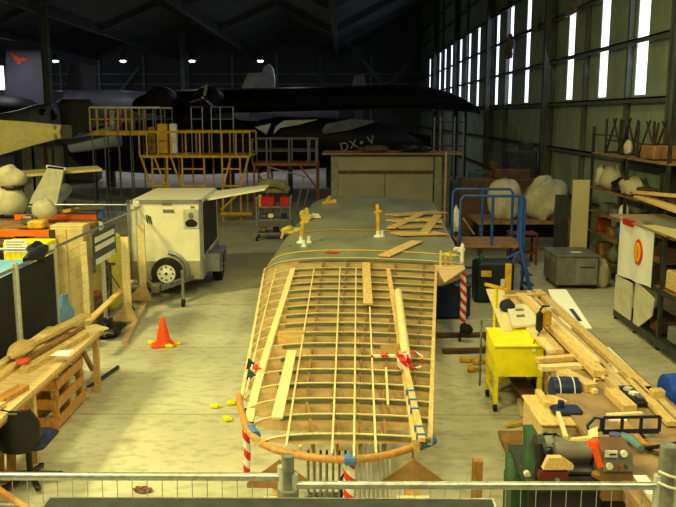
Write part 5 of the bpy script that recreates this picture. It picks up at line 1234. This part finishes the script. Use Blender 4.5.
plank(D(552,400,7.9), D(554,368,8.6), .1, .04, 'upright timber post between the yellow cabinet and the blue drum', ply, 'timber_post', None, 'post')
q = D(567,393,7.7); t = thing('blue_drum', 'dark blue drum with white bands under the right workbench', 'drum', (q.x, 7.8, q.z-.2))
MB().lathe((q.x,7.8,q.z), [(.08,-.15),(.13,-.13),(.135,0),(.13,.13),(.08,.15)], 24, 'X').put('drum_body', blued, t, True)
for dx in (-.07, .07): MB().lathe((q.x+dx,7.8,q.z), [(.137,-.005),(.137,.005)], 24, 'X').put('band', white, t)
MB().bb(q.x-.15,q.x+.15,7.7,7.9,0,q.z-.13).put('stand', black, t)
t = thing('water_drum', 'bright blue round drum cut by the right edge of the picture', 'drum', (4.0, 8.0, 0)); q = D(680,397,7.8); MB().lathe((q.x,7.9,q.z), [(.12,-.14),(.2,-.12),(.21,0),(.2,.12),(.12,.14)], 20, 'X').put('drum_body', mat('bright_blue', (24,70,190), .4), t, True); MB().bb(q.x-.1,q.x+.1,7.8,8.0,0,q.z-.19).put('stand', dsteel, t)
plank((2.25,6.7,.12),(2.1,5.6,.6), .2, .03, 'brown plank leaning under the near end of the right workbench', brown)
one('cream_carton', MB().prism([D(648,494,5.3),D(662,494,5.3),D(662,507,5.3),D(655,507,5.3)], (0,.3,0)), paper, 'white box corner behind the mesh at the bottom right', 'box')
for i, (px, c) in enumerate(((520,green),(560,black),(620,brown))): pass
# yellow steel cabinet on legs
t = thing('yellow_stand', 'bright yellow steel cabinet on legs with castors, left of the right workbench', 'cabinet', (2.15, 9.9, 0))
x0, x1 = 1.87, 2.47; y0, y1 = 9.5, 10.1
MB().prism([(x0,y0,.46),(x0,y0,.84),(x0,y1,.9),(x0,y1,.46)], (x1-x0,0,0)).put('body', yellow, t)
MB().prism([(x0-.01,y0-.02,.842),(x0-.01,y1+.02,.905),(x0-.01,y1+.02,.92),(x0-.01,y0-.02,.857)], (x1-x0+.02,0,0)).put('lid', yellow, t)
for x in (x0+.03, x1-.03):
    for y in (y0+.03, y1-.03): MB().bb(x-.025,x+.025,y-.025,y+.025,.1,.5).put('leg', yellow, t); MB().lathe((x,y,.05),[(.05,-.02),(.05,.02)],12,'X').put('caster', rubber, t, True)
MB().bb(x0,x0+.03,y0,y1,.2,.23).bb(x1-.03,x1,y0,y1,.2,.23).bb(x0,x1,y1-.03,y1,.2,.23).put('lower_rail', yellow, t)
MB().bb(x1-.14,x1-.1,y0-.01,y0,.78,.82).put('latch', white, t)
MB().tube([(x0-.05,y1+.1,.1),(x0-.05,y1+.1,1.0),(x0+.1,y1+.1,1.0)], .014, 8).put('side_frame', galvd, t)
yp = 11.2; p0 = D(495,320,yp); z1 = D(495,289,yp).z
t = thing('tee_pole', 'yellow tee topped pole standing behind the yellow cabinet', 'pole', (p0.x, yp, 0)); MB().cyl((p0.x,yp,0),(p0.x,yp,z1),.03).put('pole', yellow, t)
a, b = D(485,284,yp+.1), D(508,290,yp-.1); MB().beam(a, b, .04, .04).put('tee_bar', ysafe, t)
q = D(507,305,11.0); one('blue_pot', MB().blob((q.x,11.0,BZ+.09),(.11,.11,.1),.12,5,14,10), navy, 'dark blue bowl shaped cap behind the yellow cabinet', 'cap', None, True)
# camera / drill on stand at the cabinet corner
q = D(541,320,9.7); t = thing('hand_drill', 'black and yellow power drill on the corner of the yellow cabinet', 'drill', q-Vector((0,0,.2)))
MB().rbox(q+Vector((-.02,0,-.02)), (.08,.1,.26), .03).put('handle', black, t); MB().rbox(q+Vector((.08,.1,0)), (.14,.1,.2), .02).put('body', ysafe, t); MB().tube([q+Vector((-.02,0,.12)),q+Vector((.02,0,.18)),q+Vector((.1,0,.17))], .015, 6).put('cable', black, t); MB().lathe(q+Vector((.1,-.0,.14)), [(.05,0),(.05,.03)], 12).put('pale_disc', cream, t)
MB().tube([q+Vector((-.02,-.05,-.14)), q+Vector((-.14,-.15,-.3)), q+Vector((-.12,-.15,-.55)), q+Vector((0,-.15,-.7))], .008, 6).put('lead', black, t)
# yellow floor clips right
for i, (px, py) in enumerate(((465,362),(478,364),(471,371))):
    q = G(px,py,0); one('floor_clip', MB().rbox((q.x,q.y,.04),(.16,.1,.07),.015,i*.7).box((q.x+.09,q.y,.03),(.12,.04,.04),.3), ysafe, ['yellow block on the floor left of the yellow cabinet, leftmost','yellow block on the floor beside the yellow cabinet legs','yellow block on the floor left of the yellow cabinet, nearest'][i], 'block', 'yellow blocks by the yellow cabinet')
# trolley frame under wing rear (dark)
t = thing('blue_crate', 'dark blue box in the shade under the wing rear corner', 'box', (1.85, 14.5, 0)); MB().rbox((1.85,14.4,.35),(.9,.7,.62),.03).put('body', blued, t)
for i, y in enumerate((12.0, 12.9)): plank((1.55,y,.04),(2.5,y+.05,.04),.12,.05,'dark timber on the floor beyond the wing edge, %s' % ['nearer','farther'][i], darkw)
# paper / banners on windows
for i, (px, py, w_, h_, y) in enumerate(((509,50,1.3,.6,0),(535,25,.5,.4,0),(571,8,1.0,.35,0))):
    q = X_(px,py,WX-.3); q = X_(px,py,WX-.2); one('hanging_rag', MB().blob(q, (.05,w_*.6,h_), .25, i+40, 16, 10), mat('rag_grey', (150,140,128), .9), ['torn cloth caught on the wall girts high at the windows','small brown rag on the column by the windows','rag on the upper girt at the top right windows'][i], 'rag')
